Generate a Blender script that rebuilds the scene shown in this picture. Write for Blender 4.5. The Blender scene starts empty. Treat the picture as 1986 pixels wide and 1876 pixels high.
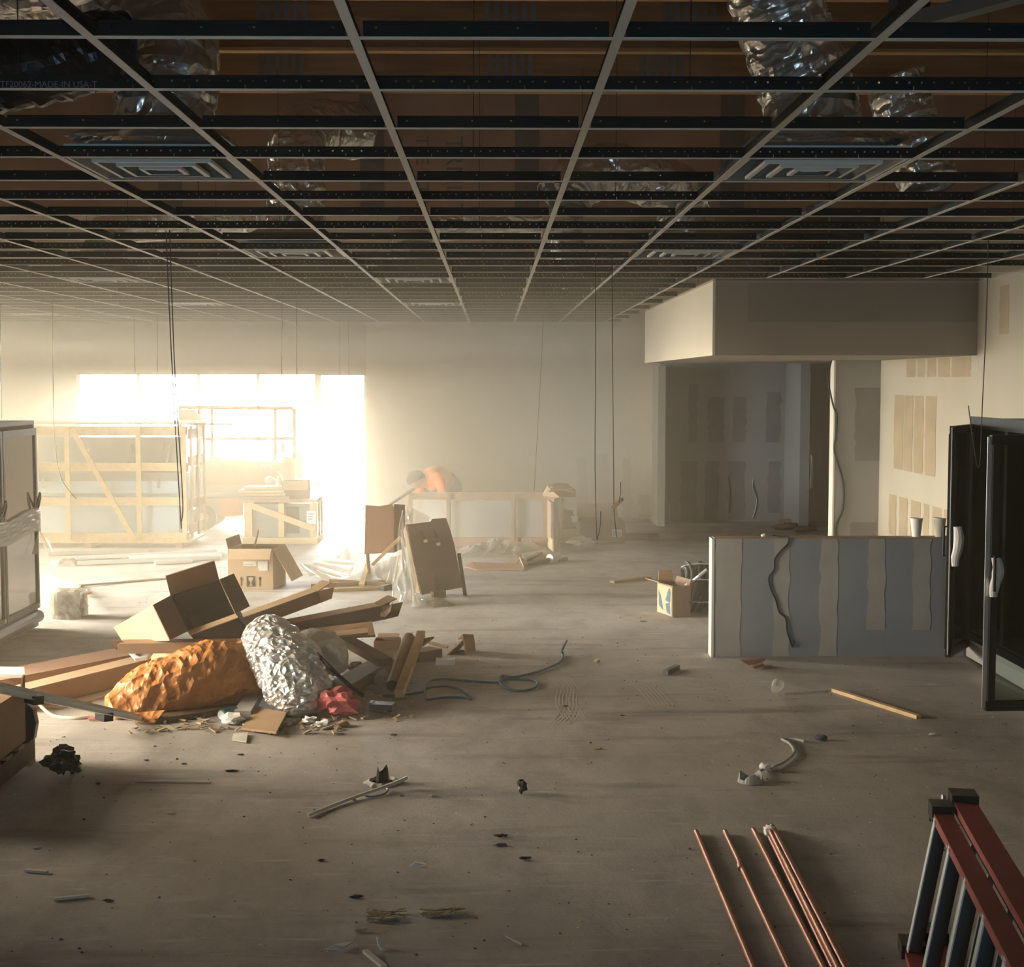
import bpy, bmesh, math, random
from mathutils import Vector, Matrix, noise
SC = bpy.context.scene
COL = SC.collection
random.seed(7)
# ---------------------------------------------------------------- camera
F, CAMZ = 2841.0, 2.0
TH = math.atan(200.0 / F)
PSI = math.atan(0.013023 * math.cos(TH))
cam = bpy.data.cameras.new('camera')
cam.sensor_fit = 'HORIZONTAL'
cam.sensor_width = 36.0
cam.lens = F * 36.0 / 1986.0
cam.clip_start, cam.clip_end = 0.05, 300
cam_ob = bpy.data.objects.new('camera', cam)
cam_ob.location = (0, 0, CAMZ)
cam_ob.rotation_euler = (math.pi / 2 - TH, 0, -PSI)
COL.objects.link(cam_ob)
SC.camera = cam_ob
CR = Matrix.Rotation(-PSI, 3, 'Z') @ Matrix.Rotation(math.pi / 2 - TH, 3, 'X')
# ---------------------------------------------------------------- exposure, sky, daylight
SC.view_settings.view_transform = 'Standard'
SC.view_settings.look = 'None'
SC.view_settings.gamma = 1.0
SC.view_settings.use_curve_mapping = False
SC.view_settings.exposure = 0.0
SKY = 150.0
w = bpy.data.worlds.new('overcast_sky')
SC.world = w
w.use_nodes = True
bg = w.node_tree.nodes['Background']
bg.inputs[0].default_value = (1.0, 0.885, 0.72, 1)
bg.inputs[1].default_value = SKY
HAZE_DENSITY, HAZE_G = 0.006, 0.6
CLOUD_G = 0.30
HAZE_COL = (1.0, 0.85, 0.61, 1)
SC.cycles.use_denoising = True
SC.cycles.max_bounces = 7
SC.cycles.diffuse_bounces = 4
SC.cycles.glossy_bounces = 3
SC.cycles.transmission_bounces = 4
SC.cycles.volume_bounces = 1
SC.cycles.transparent_max_bounces = 24
SC.cycles.caustics_reflective = False
SC.cycles.caustics_refractive = False
SC.cycles.sample_clamp_indirect = 4.0

def portal(loc, rot, sx, sy):
    l = bpy.data.lights.new('window_portal', 'AREA')
    l.shape = 'RECTANGLE'
    l.size, l.size_y = sx, sy
    l.cycles.is_portal = True
    o = bpy.data.objects.new('window_portal', l)
    o.location, o.rotation_euler = loc, rot
    COL.objects.link(o)
YS = 21.1          # storefront plane
XL = -7.9          # left wall
portal(((-5.98 - 1.85) / 2, YS + 0.25, 1.06), (-math.pi / 2, 0, 0), 4.3, 2.15)
LEFT_WIN = [(11.6, 14.6), (16.8, 17.5)]
XN, YN = -4.7, 9.7          # added, unseen jog of the left wall that shapes the light
NEAR_FILL = (7.0, 9.4, 0.3, 2.1)  # added unseen window, lights the pile and the left floor
FRONT_FILL = (-0.9, 0.3, 0.9, 1.6)  # added unseen window behind the camera for cool fill
for a, b in LEFT_WIN:
    portal((XL - 0.25, (a + b) / 2, 1.45), (0, -math.pi / 2, 0), 2.3, b - a)

na, nb, nc, nd = NEAR_FILL
portal((XN - 0.25, (na + nb) / 2, (nc + nd) / 2), (0, -math.pi / 2, 0), nd - nc, nb - na)
fa, fb, fc_, fd_ = FRONT_FILL
portal(((fa + fb) / 2, -3.3, (fc_ + fd_) / 2), (math.pi / 2, 0, 0), fb - fa, fd_ - fc_)
# ---------------------------------------------------------------- helpers
def G(px, py, z=0.0):
    d = CR @ Vector(((px - 993) / F, -(py - 938) / F, -1))
    t = (z - CAMZ) / d.z
    return Vector((0, 0, CAMZ)) + d * t
def V(px, py, Y):
    d = CR @ Vector(((px - 993) / F, -(py - 938) / F, -1))
    return Vector((0, 0, CAMZ)) + d * (Y / d.y)
def W(px, py, X):
    d = CR @ Vector(((px - 993) / F, -(py - 938) / F, -1))
    return Vector((0, 0, CAMZ)) + d * (X / d.x)
def wpos(o):
    v = Vector((0, 0, 0))
    while o is not None:
        v = v + o.location
        o = o.parent
    return v
class MB:
    def __init__(s):
        s.v, s.f = [], []
    def add(s, vs, fs):
        n = len(s.v)
        s.v += [Vector(a) for a in vs]
        s.f += [tuple(i + n for i in f) for f in fs]
        return s
    def box(s, x0, x1, y0, y1, z0, z1):
        return s.add([(x0, y0, z0), (x1, y0, z0), (x1, y1, z0), (x0, y1, z0), (x0, y0, z1), (x1, y0, z1), (x1, y1, z1), (x0, y1, z1)],
                     [(0, 3, 2, 1), (4, 5, 6, 7), (0, 1, 5, 4), (1, 2, 6, 5), (2, 3, 7, 6), (3, 0, 4, 7)])
    def bar(s, a, b, wd, ht, up=(0, 0, 1)):
        a, b = Vector(a), Vector(b)
        d = (b - a).normalized()
        up = Vector(up)
        sd = d.cross(up)
        if sd.length < 1e-4:
            sd = d.cross(Vector((0, 1, 0)))
        sd.normalize()
        u = sd.cross(d).normalized()
        vs = []
        for p in (a, b):
            for i, j in ((-1, -1), (1, -1), (1, 1), (-1, 1)):
                vs.append(p + sd * (i * wd / 2) + u * (j * ht / 2))
        return s.add(vs, [(0, 1, 2, 3), (7, 6, 5, 4), (0, 4, 5, 1), (1, 5, 6, 2), (2, 6, 7, 3), (3, 7, 4, 0)])
    def sheet(s, pts, t=0.006):
        pts = [Vector(p) for p in pts]
        n = len(pts)
        nr = Vector((0, 0, 0))
        for i in range(n):
            nr += (pts[i] - pts[0]).cross(pts[(i + 1) % n] - pts[0])
        nr = nr.normalized() * (t / 2)
        vs = [p + nr for p in pts] + [p - nr for p in pts]
        fs = [tuple(range(n)), tuple(range(2 * n - 1, n - 1, -1))]
        for i in range(n):
            j = (i + 1) % n
            fs.append((i, i + n, j + n, j))
        return s.add(vs, fs)
    def prism(s, pts, vec):
        pts = [Vector(p) for p in pts]
        vec = Vector(vec)
        n = len(pts)
        vs = pts + [p + vec for p in pts]
        fs = [tuple(range(n)), tuple(range(2 * n - 1, n - 1, -1))]
        for i in range(n):
            j = (i + 1) % n
            fs.append((i, i + n, j + n, j))
        return s.add(vs, fs)
    def tube(s, path, r, n=8, cap=True):
        path = [Vector(p) for p in path]
        rs = r if isinstance(r, (list, tuple)) else [r] * len(path)
        m = len(path)
        prev = None
        vs = []
        for i, p in enumerate(path):
            d = (path[min(i + 1, m - 1)] - path[max(i - 1, 0)]).normalized()
            if prev is None:
                u = d.cross(Vector((0, 0, 1)))
                if u.length < 1e-3:
                    u = d.cross(Vector((1, 0, 0)))
            else:
                u = prev - d * prev.dot(d)
                if u.length < 1e-6:
                    u = d.cross(Vector((1, 0, 0)))
            u.normalize()
            prev = u
            v = d.cross(u)
            for k in range(n):
                a = 2 * math.pi * k / n
                vs.append(p + (u * math.cos(a) + v * math.sin(a)) * rs[i])
        fs = []
        for i in range(m - 1):
            for k in range(n):
                k2 = (k + 1) % n
                fs.append((i * n + k, i * n + k2, (i + 1) * n + k2, (i + 1) * n + k))
        if cap:
            fs.append(tuple(range(n - 1, -1, -1)))
            fs.append(tuple(range((m - 1) * n, m * n)))
        return s.add(vs, fs)
    def lathe(s, c, prof, n=16, ax=(0, 0, 1)):
        c = Vector(c)
        ax = Vector(ax).normalized()
        u = ax.cross(Vector((0, 1, 0)))
        if u.length < 1e-3:
            u = ax.cross(Vector((1, 0, 0)))
        u.normalize()
        v = ax.cross(u)
        vs = []
        for r, z in prof:
            for k in range(n):
                a = 2 * math.pi * k / n
                vs.append(c + ax * z + (u * math.cos(a) + v * math.sin(a)) * r)
        fs = []
        for i in range(len(prof) - 1):
            for k in range(n):
                k2 = (k + 1) % n
                fs.append((i * n + k, i * n + k2, (i + 1) * n + k2, (i + 1) * n + k))
        return s.add(vs, fs)
    def grid(s, fn, nu, nv):
        vs = [fn(i / nu, j / nv) for j in range(nv + 1) for i in range(nu + 1)]
        fs = [(j * (nu + 1) + i, j * (nu + 1) + i + 1, (j + 1) * (nu + 1) + i + 1, (j + 1) * (nu + 1) + i) for j in range(nv) for i in range(nu)]
        return s.add(vs, fs)
    def mesh(s, name, mat, off=Vector((0, 0, 0)), smooth=False):
        me = bpy.data.meshes.new(name)
        me.from_pydata([tuple(v - off) for v in s.v], [], s.f)
        if mat:
            me.materials.append(mat)
        if smooth:
            me.polygons.foreach_set('use_smooth', [True] * len(me.polygons))
        me.update()
        return me
    def base(s):
        xs = [v.x for v in s.v]; ys = [v.y for v in s.v]; zs = [v.z for v in s.v]
        return Vector(((min(xs) + max(xs)) / 2, (min(ys) + max(ys)) / 2, min(zs)))
    def part(s, name, mat, parent, label=None, smooth=False):
        o = bpy.data.objects.new(name, s.mesh(name, mat, wpos(parent), smooth))
        o.parent = parent
        COL.objects.link(o)
        if label:
            o['label'] = label
        return o
    def thing(s, name, mat, label, cat, group=None, smooth=False, kind=None):
        b = s.base()
        o = bpy.data.objects.new(name, s.mesh(name, mat, b, smooth))
        o.location = b
        COL.objects.link(o)
        o['label'] = label
        o['category'] = cat
        if group:
            o['group'] = group
        if kind:
            o['kind'] = kind
        return o
    def struct(s, name, mat, smooth=False):
        b = s.base()
        o = bpy.data.objects.new(name, s.mesh(name, mat, b, smooth))
        o.location = b
        COL.objects.link(o)
        o['kind'] = 'structure'
        return o
def thing(name, label, cat, loc, group=None):
    o = bpy.data.objects.new(name, None)
    o.empty_display_size = 0.1
    o.location = Vector(loc)
    COL.objects.link(o)
    o['label'] = label
    o['category'] = cat
    if group:
        o['group'] = group
    return o
def copy_tree(o, loc=None, parent=None, label=None):
    c = o.copy()
    COL.objects.link(c)
    c.parent = parent
    if loc is not None:
        c.location = loc
    if label:
        c['label'] = label
    for ch in list(o.children):
        copy_tree(ch, None, c)
    return c
def part_obj(name, mesh, parent, loc, rotz=0):
    o = bpy.data.objects.new(name, mesh)
    o.parent = parent
    o.location = Vector(loc) - wpos(parent)
    o.rotation_euler.z = rotz
    COL.objects.link(o)
    return o
def text_mesh(name, body, size, mat, ax_x, ax_y, org, depth=0.0006):
    """flat lettering: org = lower-left corner, ax_x / ax_y = writing and up directions"""
    c = bpy.data.curves.new(name, 'FONT')
    c.body = body
    c.size = size
    c.extrude = depth
    o = bpy.data.objects.new(name, c)
    COL.objects.link(o)
    dg = bpy.context.evaluated_depsgraph_get()
    me = bpy.data.meshes.new_from_object(o.evaluated_get(dg))
    bpy.data.objects.remove(o)
    ax_x, ax_y = Vector(ax_x).normalized(), Vector(ax_y).normalized()
    ax_z = ax_x.cross(ax_y)
    m = Matrix((ax_x, ax_y, ax_z)).transposed()
    mb = MB()
    mb.add([Vector(org) + m @ v.co for v in me.vertices], [tuple(p.vertices) for p in me.polygons])
    bpy.data.meshes.remove(me)
    return mb
def catmull(pts, k=6):
    pts = [Vector(p) for p in pts]
    out = []
    for i in range(len(pts) - 1):
        p0, p1, p2, p3 = pts[max(i - 1, 0)], pts[i], pts[i + 1], pts[min(i + 2, len(pts) - 1)]
        for j in range(k):
            t = j / k
            out.append(0.5 * ((2 * p1) + (p2 - p0) * t + (2 * p0 - 5 * p1 + 4 * p2 - p3) * t * t + (3 * p1 - p0 - 3 * p2 + p3) * t ** 3))
    out.append(pts[-1])
    return out

# ---------------------------------------------------------------- materials
def mat(name, col, rough=0.7, metal=0.0, var=0.0, scale=8.0, bump=0.0, bscale=40.0, stretch=None, trans=0.0, spec=0.5, col2=None):
    m = bpy.data.materials.new(name)
    m.use_nodes = True
    nt = m.node_tree
    b = nt.nodes['Principled BSDF']
    b.inputs['Base Color'].default_value = (*col, 1)
    b.inputs['Roughness'].default_value = rough
    b.inputs['Metallic'].default_value = metal
    b.inputs['Specular IOR Level'].default_value = spec
    if trans:
        b.inputs['Transmission Weight'].default_value = trans
    tc = mp = None
    def coords():
        nonlocal tc, mp
        if mp is None:
            tc = nt.nodes.new('ShaderNodeTexCoord')
            mp = nt.nodes.new('ShaderNodeMapping')
            nt.links.new(tc.outputs['Object'], mp.inputs[0])
            if stretch:
                mp.inputs['Scale'].default_value = stretch
        return mp.outputs[0]
    if var or col2:
        n = nt.nodes.new('ShaderNodeTexNoise')
        n.inputs['Scale'].default_value = scale
        n.inputs['Detail'].default_value = 6
        nt.links.new(coords(), n.inputs['Vector'])
        r = nt.nodes.new('ShaderNodeValToRGB')
        c2 = col2 or tuple(max(0, c * (1 - var)) for c in col)
        c1 = col if col2 else tuple(min(1, c * (1 + var)) for c in col)
        r.color_ramp.elements[0].position = 0.35
        r.color_ramp.elements[1].position = 0.68
        r.color_ramp.elements[0].color = (*c2, 1)
        r.color_ramp.elements[1].color = (*c1, 1)
        nt.links.new(n.outputs['Fac'], r.inputs[0])
        nt.links.new(r.outputs[0], b.inputs['Base Color'])
    if bump:
        n2 = nt.nodes.new('ShaderNodeTexNoise')
        n2.inputs['Scale'].default_value = bscale
        n2.inputs['Detail'].default_value = 4
        nt.links.new(coords(), n2.inputs['Vector'])
        bp = nt.nodes.new('ShaderNodeBump')
        bp.inputs['Strength'].default_value = bump
        bp.inputs['Distance'].default_value = 0.02
        nt.links.new(n2.outputs['Fac'], bp.inputs['Height'])
        nt.links.new(bp.outputs[0], b.inputs['Normal'])
    return m
def concrete():
    m = bpy.data.materials.new('concrete')
    m.use_nodes = True
    nt = m.node_tree
    b = nt.nodes['Principled BSDF']
    tc = nt.nodes.new('ShaderNodeTexCoord')
    L = nt.links
    def nz(scale, detail, rough=0.6, st=None, lo=0.35, hi=0.65):
        n = nt.nodes.new('ShaderNodeTexNoise')
        n.inputs['Scale'].default_value = scale
        n.inputs['Detail'].default_value = detail
        n.inputs['Roughness'].default_value = rough
        if st:
            mp = nt.nodes.new('ShaderNodeMapping')
            mp.inputs['Scale'].default_value = st
            mp.inputs['Rotation'].default_value = (0, 0, 0.5)
            L.new(tc.outputs['Object'], mp.inputs[0])
            L.new(mp.outputs[0], n.inputs['Vector'])
        else:
            L.new(tc.outputs['Object'], n.inputs['Vector'])
        r = nt.nodes.new('ShaderNodeMapRange')
        r.inputs[1].default_value, r.inputs[2].default_value = lo, hi
        L.new(n.outputs['Fac'], r.inputs[0])
        return r.outputs[0]
    def mix(fac, a, c, mode='MIX'):
        n = nt.nodes.new('ShaderNodeMix')
        n.data_type = 'RGBA'
        n.blend_type = mode
        if isinstance(fac, float):
            n.inputs[0].default_value = fac
        else:
            L.new(fac, n.inputs[0])
        for k, s in ((6, a), (7, c)):
            if isinstance(s, tuple):
                n.inputs[k].default_value = (*s, 1)
            else:
                L.new(s, n.inputs[k])
        return n.outputs[2]
    c = mix(nz(0.7, 5), (0.40, 0.37, 0.33), (0.52, 0.48, 0.43))
    c = mix(nz(3.0, 7, 0.7, (1, 0.5, 1), 0.45, 0.72), c, (0.29, 0.262, 0.235))
    c = mix(nz(5.0, 6, 0.65, (0.5, 1.6, 1), 0.58, 0.80), c, (0.56, 0.53, 0.49))
    c = mix(nz(30.0, 4, 0.6, None, 0.60, 0.85), c, (0.25, 0.23, 0.21))
    c = mix(nz(1.6, 4, 0.6, (0.4, 2.2, 1), 0.56, 0.74), c, (0.24, 0.215, 0.20))
    c = mix(nz(9.0, 5, 0.7, (0.25, 2.5, 1), 0.60, 0.72), c, (0.62, 0.58, 0.52))
    L.new(c, b.inputs['Base Color'])
    r = nt.nodes.new('ShaderNodeMapRange')
    r.inputs[3].default_value, r.inputs[4].default_value = 0.55, 0.8
    L.new(nz(2.0, 4), r.inputs[0])
    L.new(r.outputs[0], b.inputs['Roughness'])
    bp = nt.nodes.new('ShaderNodeBump')
    bp.inputs['Strength'].default_value = 0.08
    bp.inputs['Distance'].default_value = 0.01
    L.new(nz(60.0, 4), bp.inputs['Height'])
    L.new(bp.outputs[0], b.inputs['Normal'])
    return m
def foil(name, col, rough, strength, scale=9.0, metal=0.9):
    m = mat(name, col, rough, metal)
    nt = m.node_tree
    b = nt.nodes['Principled BSDF']
    tc = nt.nodes.new('ShaderNodeTexCoord')
    n = nt.nodes.new('ShaderNodeTexNoise')
    n.inputs['Scale'].default_value = 5
    nt.links.new(tc.outputs['Object'], n.inputs['Vector'])
    vo = nt.nodes.new('ShaderNodeTexVoronoi')
    vo.inputs['Scale'].default_value = scale
    mx = nt.nodes.new('ShaderNodeMix')
    mx.data_type = 'VECTOR'
    mx.inputs[0].default_value = 0.35
    nt.links.new(tc.outputs['Object'], mx.inputs[4])
    nt.links.new(n.outputs['Color'], mx.inputs[5])
    nt.links.new(mx.outputs[1], vo.inputs['Vector'])
    bp = nt.nodes.new('ShaderNodeBump')
    bp.inputs['Strength'].default_value = strength
    bp.inputs['Distance'].default_value = 0.03
    nt.links.new(vo.outputs['Distance'], bp.inputs['Height'])
    nt.links.new(bp.outputs[0], b.inputs['Normal'])
    return m
def film(name, tint, alpha, rough=0.25, milky=0.5):
    m = bpy.data.materials.new(name)
    m.use_nodes = True
    nt = m.node_tree
    nt.nodes.clear()
    o = nt.nodes.new('ShaderNodeOutputMaterial')
    t = nt.nodes.new('ShaderNodeBsdfTransparent')
    t.inputs[0].default_value = (*tint, 1)
    g = nt.nodes.new('ShaderNodeBsdfGlossy')
    g.inputs['Roughness'].default_value = rough
    d = nt.nodes.new('ShaderNodeBsdfDiffuse')
    d.inputs[0].default_value = (*[min(1, c * 0.9) for c in tint], 1)
    tl = nt.nodes.new('ShaderNodeBsdfTranslucent')
    tl.inputs[0].default_value = (*[min(1, c * 0.9) for c in tint], 1)
    m1 = nt.nodes.new('ShaderNodeMixShader')
    m1.inputs[0].default_value = 0.5
    nt.links.new(d.outputs[0], m1.inputs[1])
    nt.links.new(tl.outputs[0], m1.inputs[2])
    m2 = nt.nodes.new('ShaderNodeMixShader')
    m2.inputs[0].default_value = milky
    nt.links.new(g.outputs[0], m2.inputs[1])
    nt.links.new(m1.outputs[0], m2.inputs[2])
    m3 = nt.nodes.new('ShaderNodeMixShader')
    m3.inputs[0].default_value = alpha
    nt.links.new(t.outputs[0], m3.inputs[1])
    nt.links.new(m2.outputs[0], m3.inputs[2])
    nt.links.new(m3.outputs[0], o.inputs[0])
    return m
def glass(name, tint=(1, 1, 1), refl=0.08, rough=0.0):
    m = bpy.data.materials.new(name)
    m.use_nodes = True
    nt = m.node_tree
    nt.nodes.clear()
    o = nt.nodes.new('ShaderNodeOutputMaterial')
    t = nt.nodes.new('ShaderNodeBsdfTransparent')
    t.inputs[0].default_value = (*tint, 1)
    g = nt.nodes.new('ShaderNodeBsdfGlossy')
    g.inputs['Roughness'].default_value = rough
    fr = nt.nodes.new('ShaderNodeFresnel')
    fr.inputs[0].default_value = 1.45
    ad = nt.nodes.new('ShaderNodeMath')
    ad.operation = 'ADD'
    ad.use_clamp = True
    ad.inputs[1].default_value = refl - 0.04
    nt.links.new(fr.outputs[0], ad.inputs[0])
    mx = nt.nodes.new('ShaderNodeMixShader')
    nt.links.new(ad.outputs[0], mx.inputs[0])
    nt.links.new(t.outputs[0], mx.inputs[1])
    nt.links.new(g.outputs[0], mx.inputs[2])
    nt.links.new(mx.outputs[0], o.inputs[0])
    return m
M = dict(
    concrete=concrete(),
    cream=mat('painted_drywall', (0.44, 0.395, 0.305), 0.85, var=0.05, scale=1.5, bump=0.05),
    cream_lit=mat('lit_drywall', (0.80, 0.69, 0.51), 0.85, var=0.04, scale=1.0, bump=0.05),  # cream drywall raised in colour for the glow on the back wall
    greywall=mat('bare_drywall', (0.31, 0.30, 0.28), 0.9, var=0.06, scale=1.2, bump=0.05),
    board=mat('grey_drywall', (0.29, 0.32, 0.36), 0.9, var=0.06, scale=3, bump=0.05),
    mud=mat('joint_compound', (0.43, 0.425, 0.40), 0.9, var=0.06, scale=6, bump=0.08),
    tan=mat('tan_drywall_paper', (0.35, 0.275, 0.18), 0.9, var=0.08, scale=4),
    soffit=mat('soffit_board', (0.34, 0.30, 0.26), 0.9, var=0.05, scale=1.2),
    bead=mat('corner_bead', (0.85, 0.80, 0.68), 0.5),
    dark_tape=mat('bare_paper_dark', (0.23, 0.215, 0.205), 0.9, var=0.08, scale=5),
    joist=mat('joist_wood', (0.30, 0.17, 0.085), 0.8, var=0.22, scale=3.0, stretch=(0.6, 8, 8), bump=0.1),
    flange=mat('joist_flange', (0.46, 0.28, 0.13), 0.7, var=0.15, scale=6, stretch=(0.6, 8, 8)),
    deck=mat('roof_deck', (0.22, 0.13, 0.07), 0.9, var=0.2, scale=4),
    gyp=mat('brown_gypsum', (0.36, 0.22, 0.155), 0.9, var=0.12, scale=2),
    gypdark=mat('gypsum_tape', (0.13, 0.115, 0.11), 0.9),
    tee=mat('tee_white', (0.72, 0.70, 0.66), 0.45),
    teeweb=mat('tee_web_shaded', (0.016, 0.020, 0.021), 0.6, 0.0, spec=0.08),  # near-black colour in place of the backlit shade on the webs
    pine=mat('pine', (0.66, 0.47, 0.25), 0.7, var=0.12, scale=5, stretch=(3, 3, 3), bump=0.1),
    pinered=mat('weathered_shaded_pine', (0.36, 0.24, 0.155), 0.75, var=0.15, scale=6, bump=0.1),
    wooddark=mat('dark_wood', (0.13, 0.085, 0.05), 0.8, var=0.2, scale=8, bump=0.1),
    card=mat('cardboard', (0.40, 0.265, 0.155), 0.85, var=0.06, scale=5, bump=0.04),
    cardlight=mat('cardboard_light', (0.52, 0.37, 0.23), 0.85, var=0.06, scale=5, bump=0.04),
    cardbrown=mat('cardboard_brown', (0.11, 0.065, 0.042), 0.85, var=0.06, scale=5, bump=0.04),
    carddark=mat('cardboard_dark', (0.22, 0.145, 0.095), 0.85, var=0.08, scale=5, bump=0.04),
    cardred=mat('cardboard_red', (0.40, 0.235, 0.16), 0.85, var=0.06, scale=5, bump=0.04),
    kraft=foil('kraft_paper', (0.48, 0.19, 0.05), 0.5, 0.8, 9.0, 0.0),
    foil=foil('duct_foil', (0.86, 0.84, 0.80), 0.26, 1.0, 10, 0.8),
    bagfoil=foil('bag_foil', (0.86, 0.85, 0.82), 0.36, 1.0, 18, 0.72),
    blackplastic=mat('black_plastic', (0.012, 0.012, 0.014), 0.3, bump=0.3, bscale=12, spec=0.35),
    rubber=mat('black_rubber', (0.015, 0.017, 0.018), 0.55),
    blackmetal=mat('black_metal', (0.010, 0.011, 0.012), 0.5, 0.0, spec=0.2),
    inside=mat('cooler_liner', (0.012, 0.014, 0.014), 0.5),
    shadesteel=mat('shaded_steel', (0.05, 0.055, 0.06), 0.5, 0.3),  # ladder step metal coloured dark in place of shade
    steel=mat('steel', (0.62, 0.63, 0.62), 0.4, 0.5),
    galv=mat('galvanised', (0.60, 0.64, 0.61), 0.45, 0.35),
    alu=mat('aluminium', (0.60, 0.60, 0.57), 0.4, 0.5),
    cabframe=mat('cabinet_frame', (0.16, 0.155, 0.15), 0.5, 0.0, spec=0.25),
    greysteel=mat('grey_steel', (0.20, 0.22, 0.24), 0.45, 0.6),
    whitemetal=mat('white_metal', (0.80, 0.80, 0.77), 0.4),
    diffgrey=mat('diffuser_grey', (0.20, 0.21, 0.21), 0.6),
    white=mat('white_paper', (0.80, 0.79, 0.75), 0.8),
    foam=mat('white_foam', (0.80, 0.78, 0.73), 0.75),
    ink=mat('black_ink', (0.03, 0.03, 0.035), 0.8),
    greyink=mat('grey_ink', (0.30, 0.29, 0.28), 0.8),
    copper=mat('copper', (0.40, 0.175, 0.095), 0.42, 0.75, var=0.12, scale=12),
    redfg=mat('red_fibreglass', (0.27, 0.045, 0.035), 0.5, var=0.08, scale=10),
    orange=mat('lift_orange', (0.62, 0.17, 0.06), 0.5),
    liftgrey=mat('lift_grey', (0.30, 0.24, 0.17), 0.6),
    vest=mat('orange_shirt', (0.95, 0.24, 0.05), 0.8, bump=0.2),
    pants=mat('grey_trousers', (0.11, 0.11, 0.11), 0.9),
    skin=mat('skin', (0.50, 0.29, 0.20), 0.6),
    hair=mat('dark_cap', (0.05, 0.05, 0.05), 0.8),
    blueprint=mat('blue_print', (0.05, 0.12, 0.16), 0.7),
    bluepanel=mat('pale_blue_panel', (0.46, 0.58, 0.66), 0.4),
    greypanel=mat('grey_green_panel', (0.22, 0.24, 0.22), 0.3),
    pink=mat('pink_bag', (0.55, 0.13, 0.13), 0.5, bump=0.3),
    straw=mat('straw', (0.42, 0.33, 0.20), 0.9, var=0.2, scale=20),
    pale=mat('pale_scrap', (0.62, 0.57, 0.48), 0.8),
    scuff=mat('dust_scuff', (0.56, 0.52, 0.455), 0.9),
    scuffdark=mat('dust_scuff_dull', (0.52, 0.48, 0.425), 0.9),
    grit=mat('grit', (0.06, 0.055, 0.05), 0.9),
    blueplastic=mat('blue_plastic', (0.03, 0.10, 0.14), 0.5),
    teal=mat('teal_plastic', (0.05, 0.28, 0.30), 0.5),
    bluebit=mat('blue_bit', (0.10, 0.12, 0.24), 0.6),
    film=film('clear_film', (0.93, 0.91, 0.85), 0.35, 0.15, 0.55),
    milky=film('milky_film', (0.90, 0.87, 0.80), 0.55, 0.3, 0.8),
    haze_film=film('hazy_film', (0.85, 0.82, 0.74), 0.75, 0.3, 0.75),
    pane=glass('window_glass', (0.97, 0.98, 0.97), 0.06),
    dimpane=glass('dimming_window_glass', (0.85, 0.85, 0.84), 0.06),  # grey tint added to cut the storefront daylight
    cabglass=glass('cabinet_glass', (0.75, 0.74, 0.70), 0.45, 0.08),
    coolglass=glass('cooler_glass', (0.46, 0.50, 0.485), 0.05),
    asphalt=mat('paving', (0.55, 0.54, 0.52), 0.9),
)
# ---------------------------------------------------------------- room shell
ZC = 2.79            # ceiling grid plane
ZT = 4.26            # roof deck
YB = 20.7            # back wall
XR = 3.885           # right wall face
XS = 1.765           # soffit left face
YF = 11.75           # soffit front face
LSHAPE = [(XL, YN - 0.12), (XN - 0.15, YN - 0.12), (XN - 0.15, -3.2), (7.1, -3.2), (7.1, YS + 0.1), (XL, YS + 0.1)]
MB().prism([(x, y, -0.12) for x, y in LSHAPE], (0, 0, 0.12)).struct('floor', M['concrete'])
MB().box(XL - 0.2, XN - 0.16, -10, YN - 0.13, -0.14, -0.03).struct('ground.002', M['asphalt'])
MB().box(XL - 14, 16, YS + 0.1, YS + 45, -0.14, -0.03).struct('ground', M['asphalt'])
MB().box(XL - 30, XL - 0.2, -10, YS + 0.1, -0.14, -0.03).struct('ground.001', M['asphalt'])
roof = MB().prism([(x, y, ZT) for x, y in LSHAPE], (0, 0, 0.15)).struct('ceiling', M['deck'])
# joists of the roof, each a part of the ceiling
def joist_meshes(x0):
    jm = MB().box(x0, 7.0, -0.012, 0.012, 3.87, ZT).box(x0, 7.0, -0.04, 0.04, 4.22, ZT)
    return jm.mesh('joist', M['joist']), MB().box(x0, 7.0, -0.035, 0.035, 3.852, 3.872).mesh('joist_flange', M['flange'])
J_FAR, J_NEAR = joist_meshes(XL), joist_meshes(XN)
Yj = 7.28 - 1.165 * 5
n = 0
while Yj < 20.5:
    if abs(Yj - 10.5) > 0.5:
        jme, fme = J_NEAR if Yj < YN - 0.1 else J_FAR
        j = part_obj('joist', jme, roof, (0, Yj, 0))
        part_obj('flange', fme, j, (0, Yj, 0))
    Yj += 1.165
# metal hanger plates on joist faces
hp = MB()
for k in range(6):
    hp.box(-0.13 + k * 0.052, -0.10 + k * 0.052, -0.004, 0, 0, 0.22)
hme = hp.mesh('hanger_plate', M['greysteel'])
for px, py, Y in ((540, 18, 8.41), (540, 128, 9.57), (985, 12, 8.41), (985, 120, 9.57), (1336, 22, 8.41), (1280, 122, 9.57)):
    p = V(px, py, Y)
    j = min((c for c in roof.children if c.name.startswith('joist')), key=lambda c: abs((c.location + roof.location).y - Y - 0.03))
    part_obj('hanger_plate', hme, j, (p.x, wpos(j).y - 0.0125, 3.93))
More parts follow.
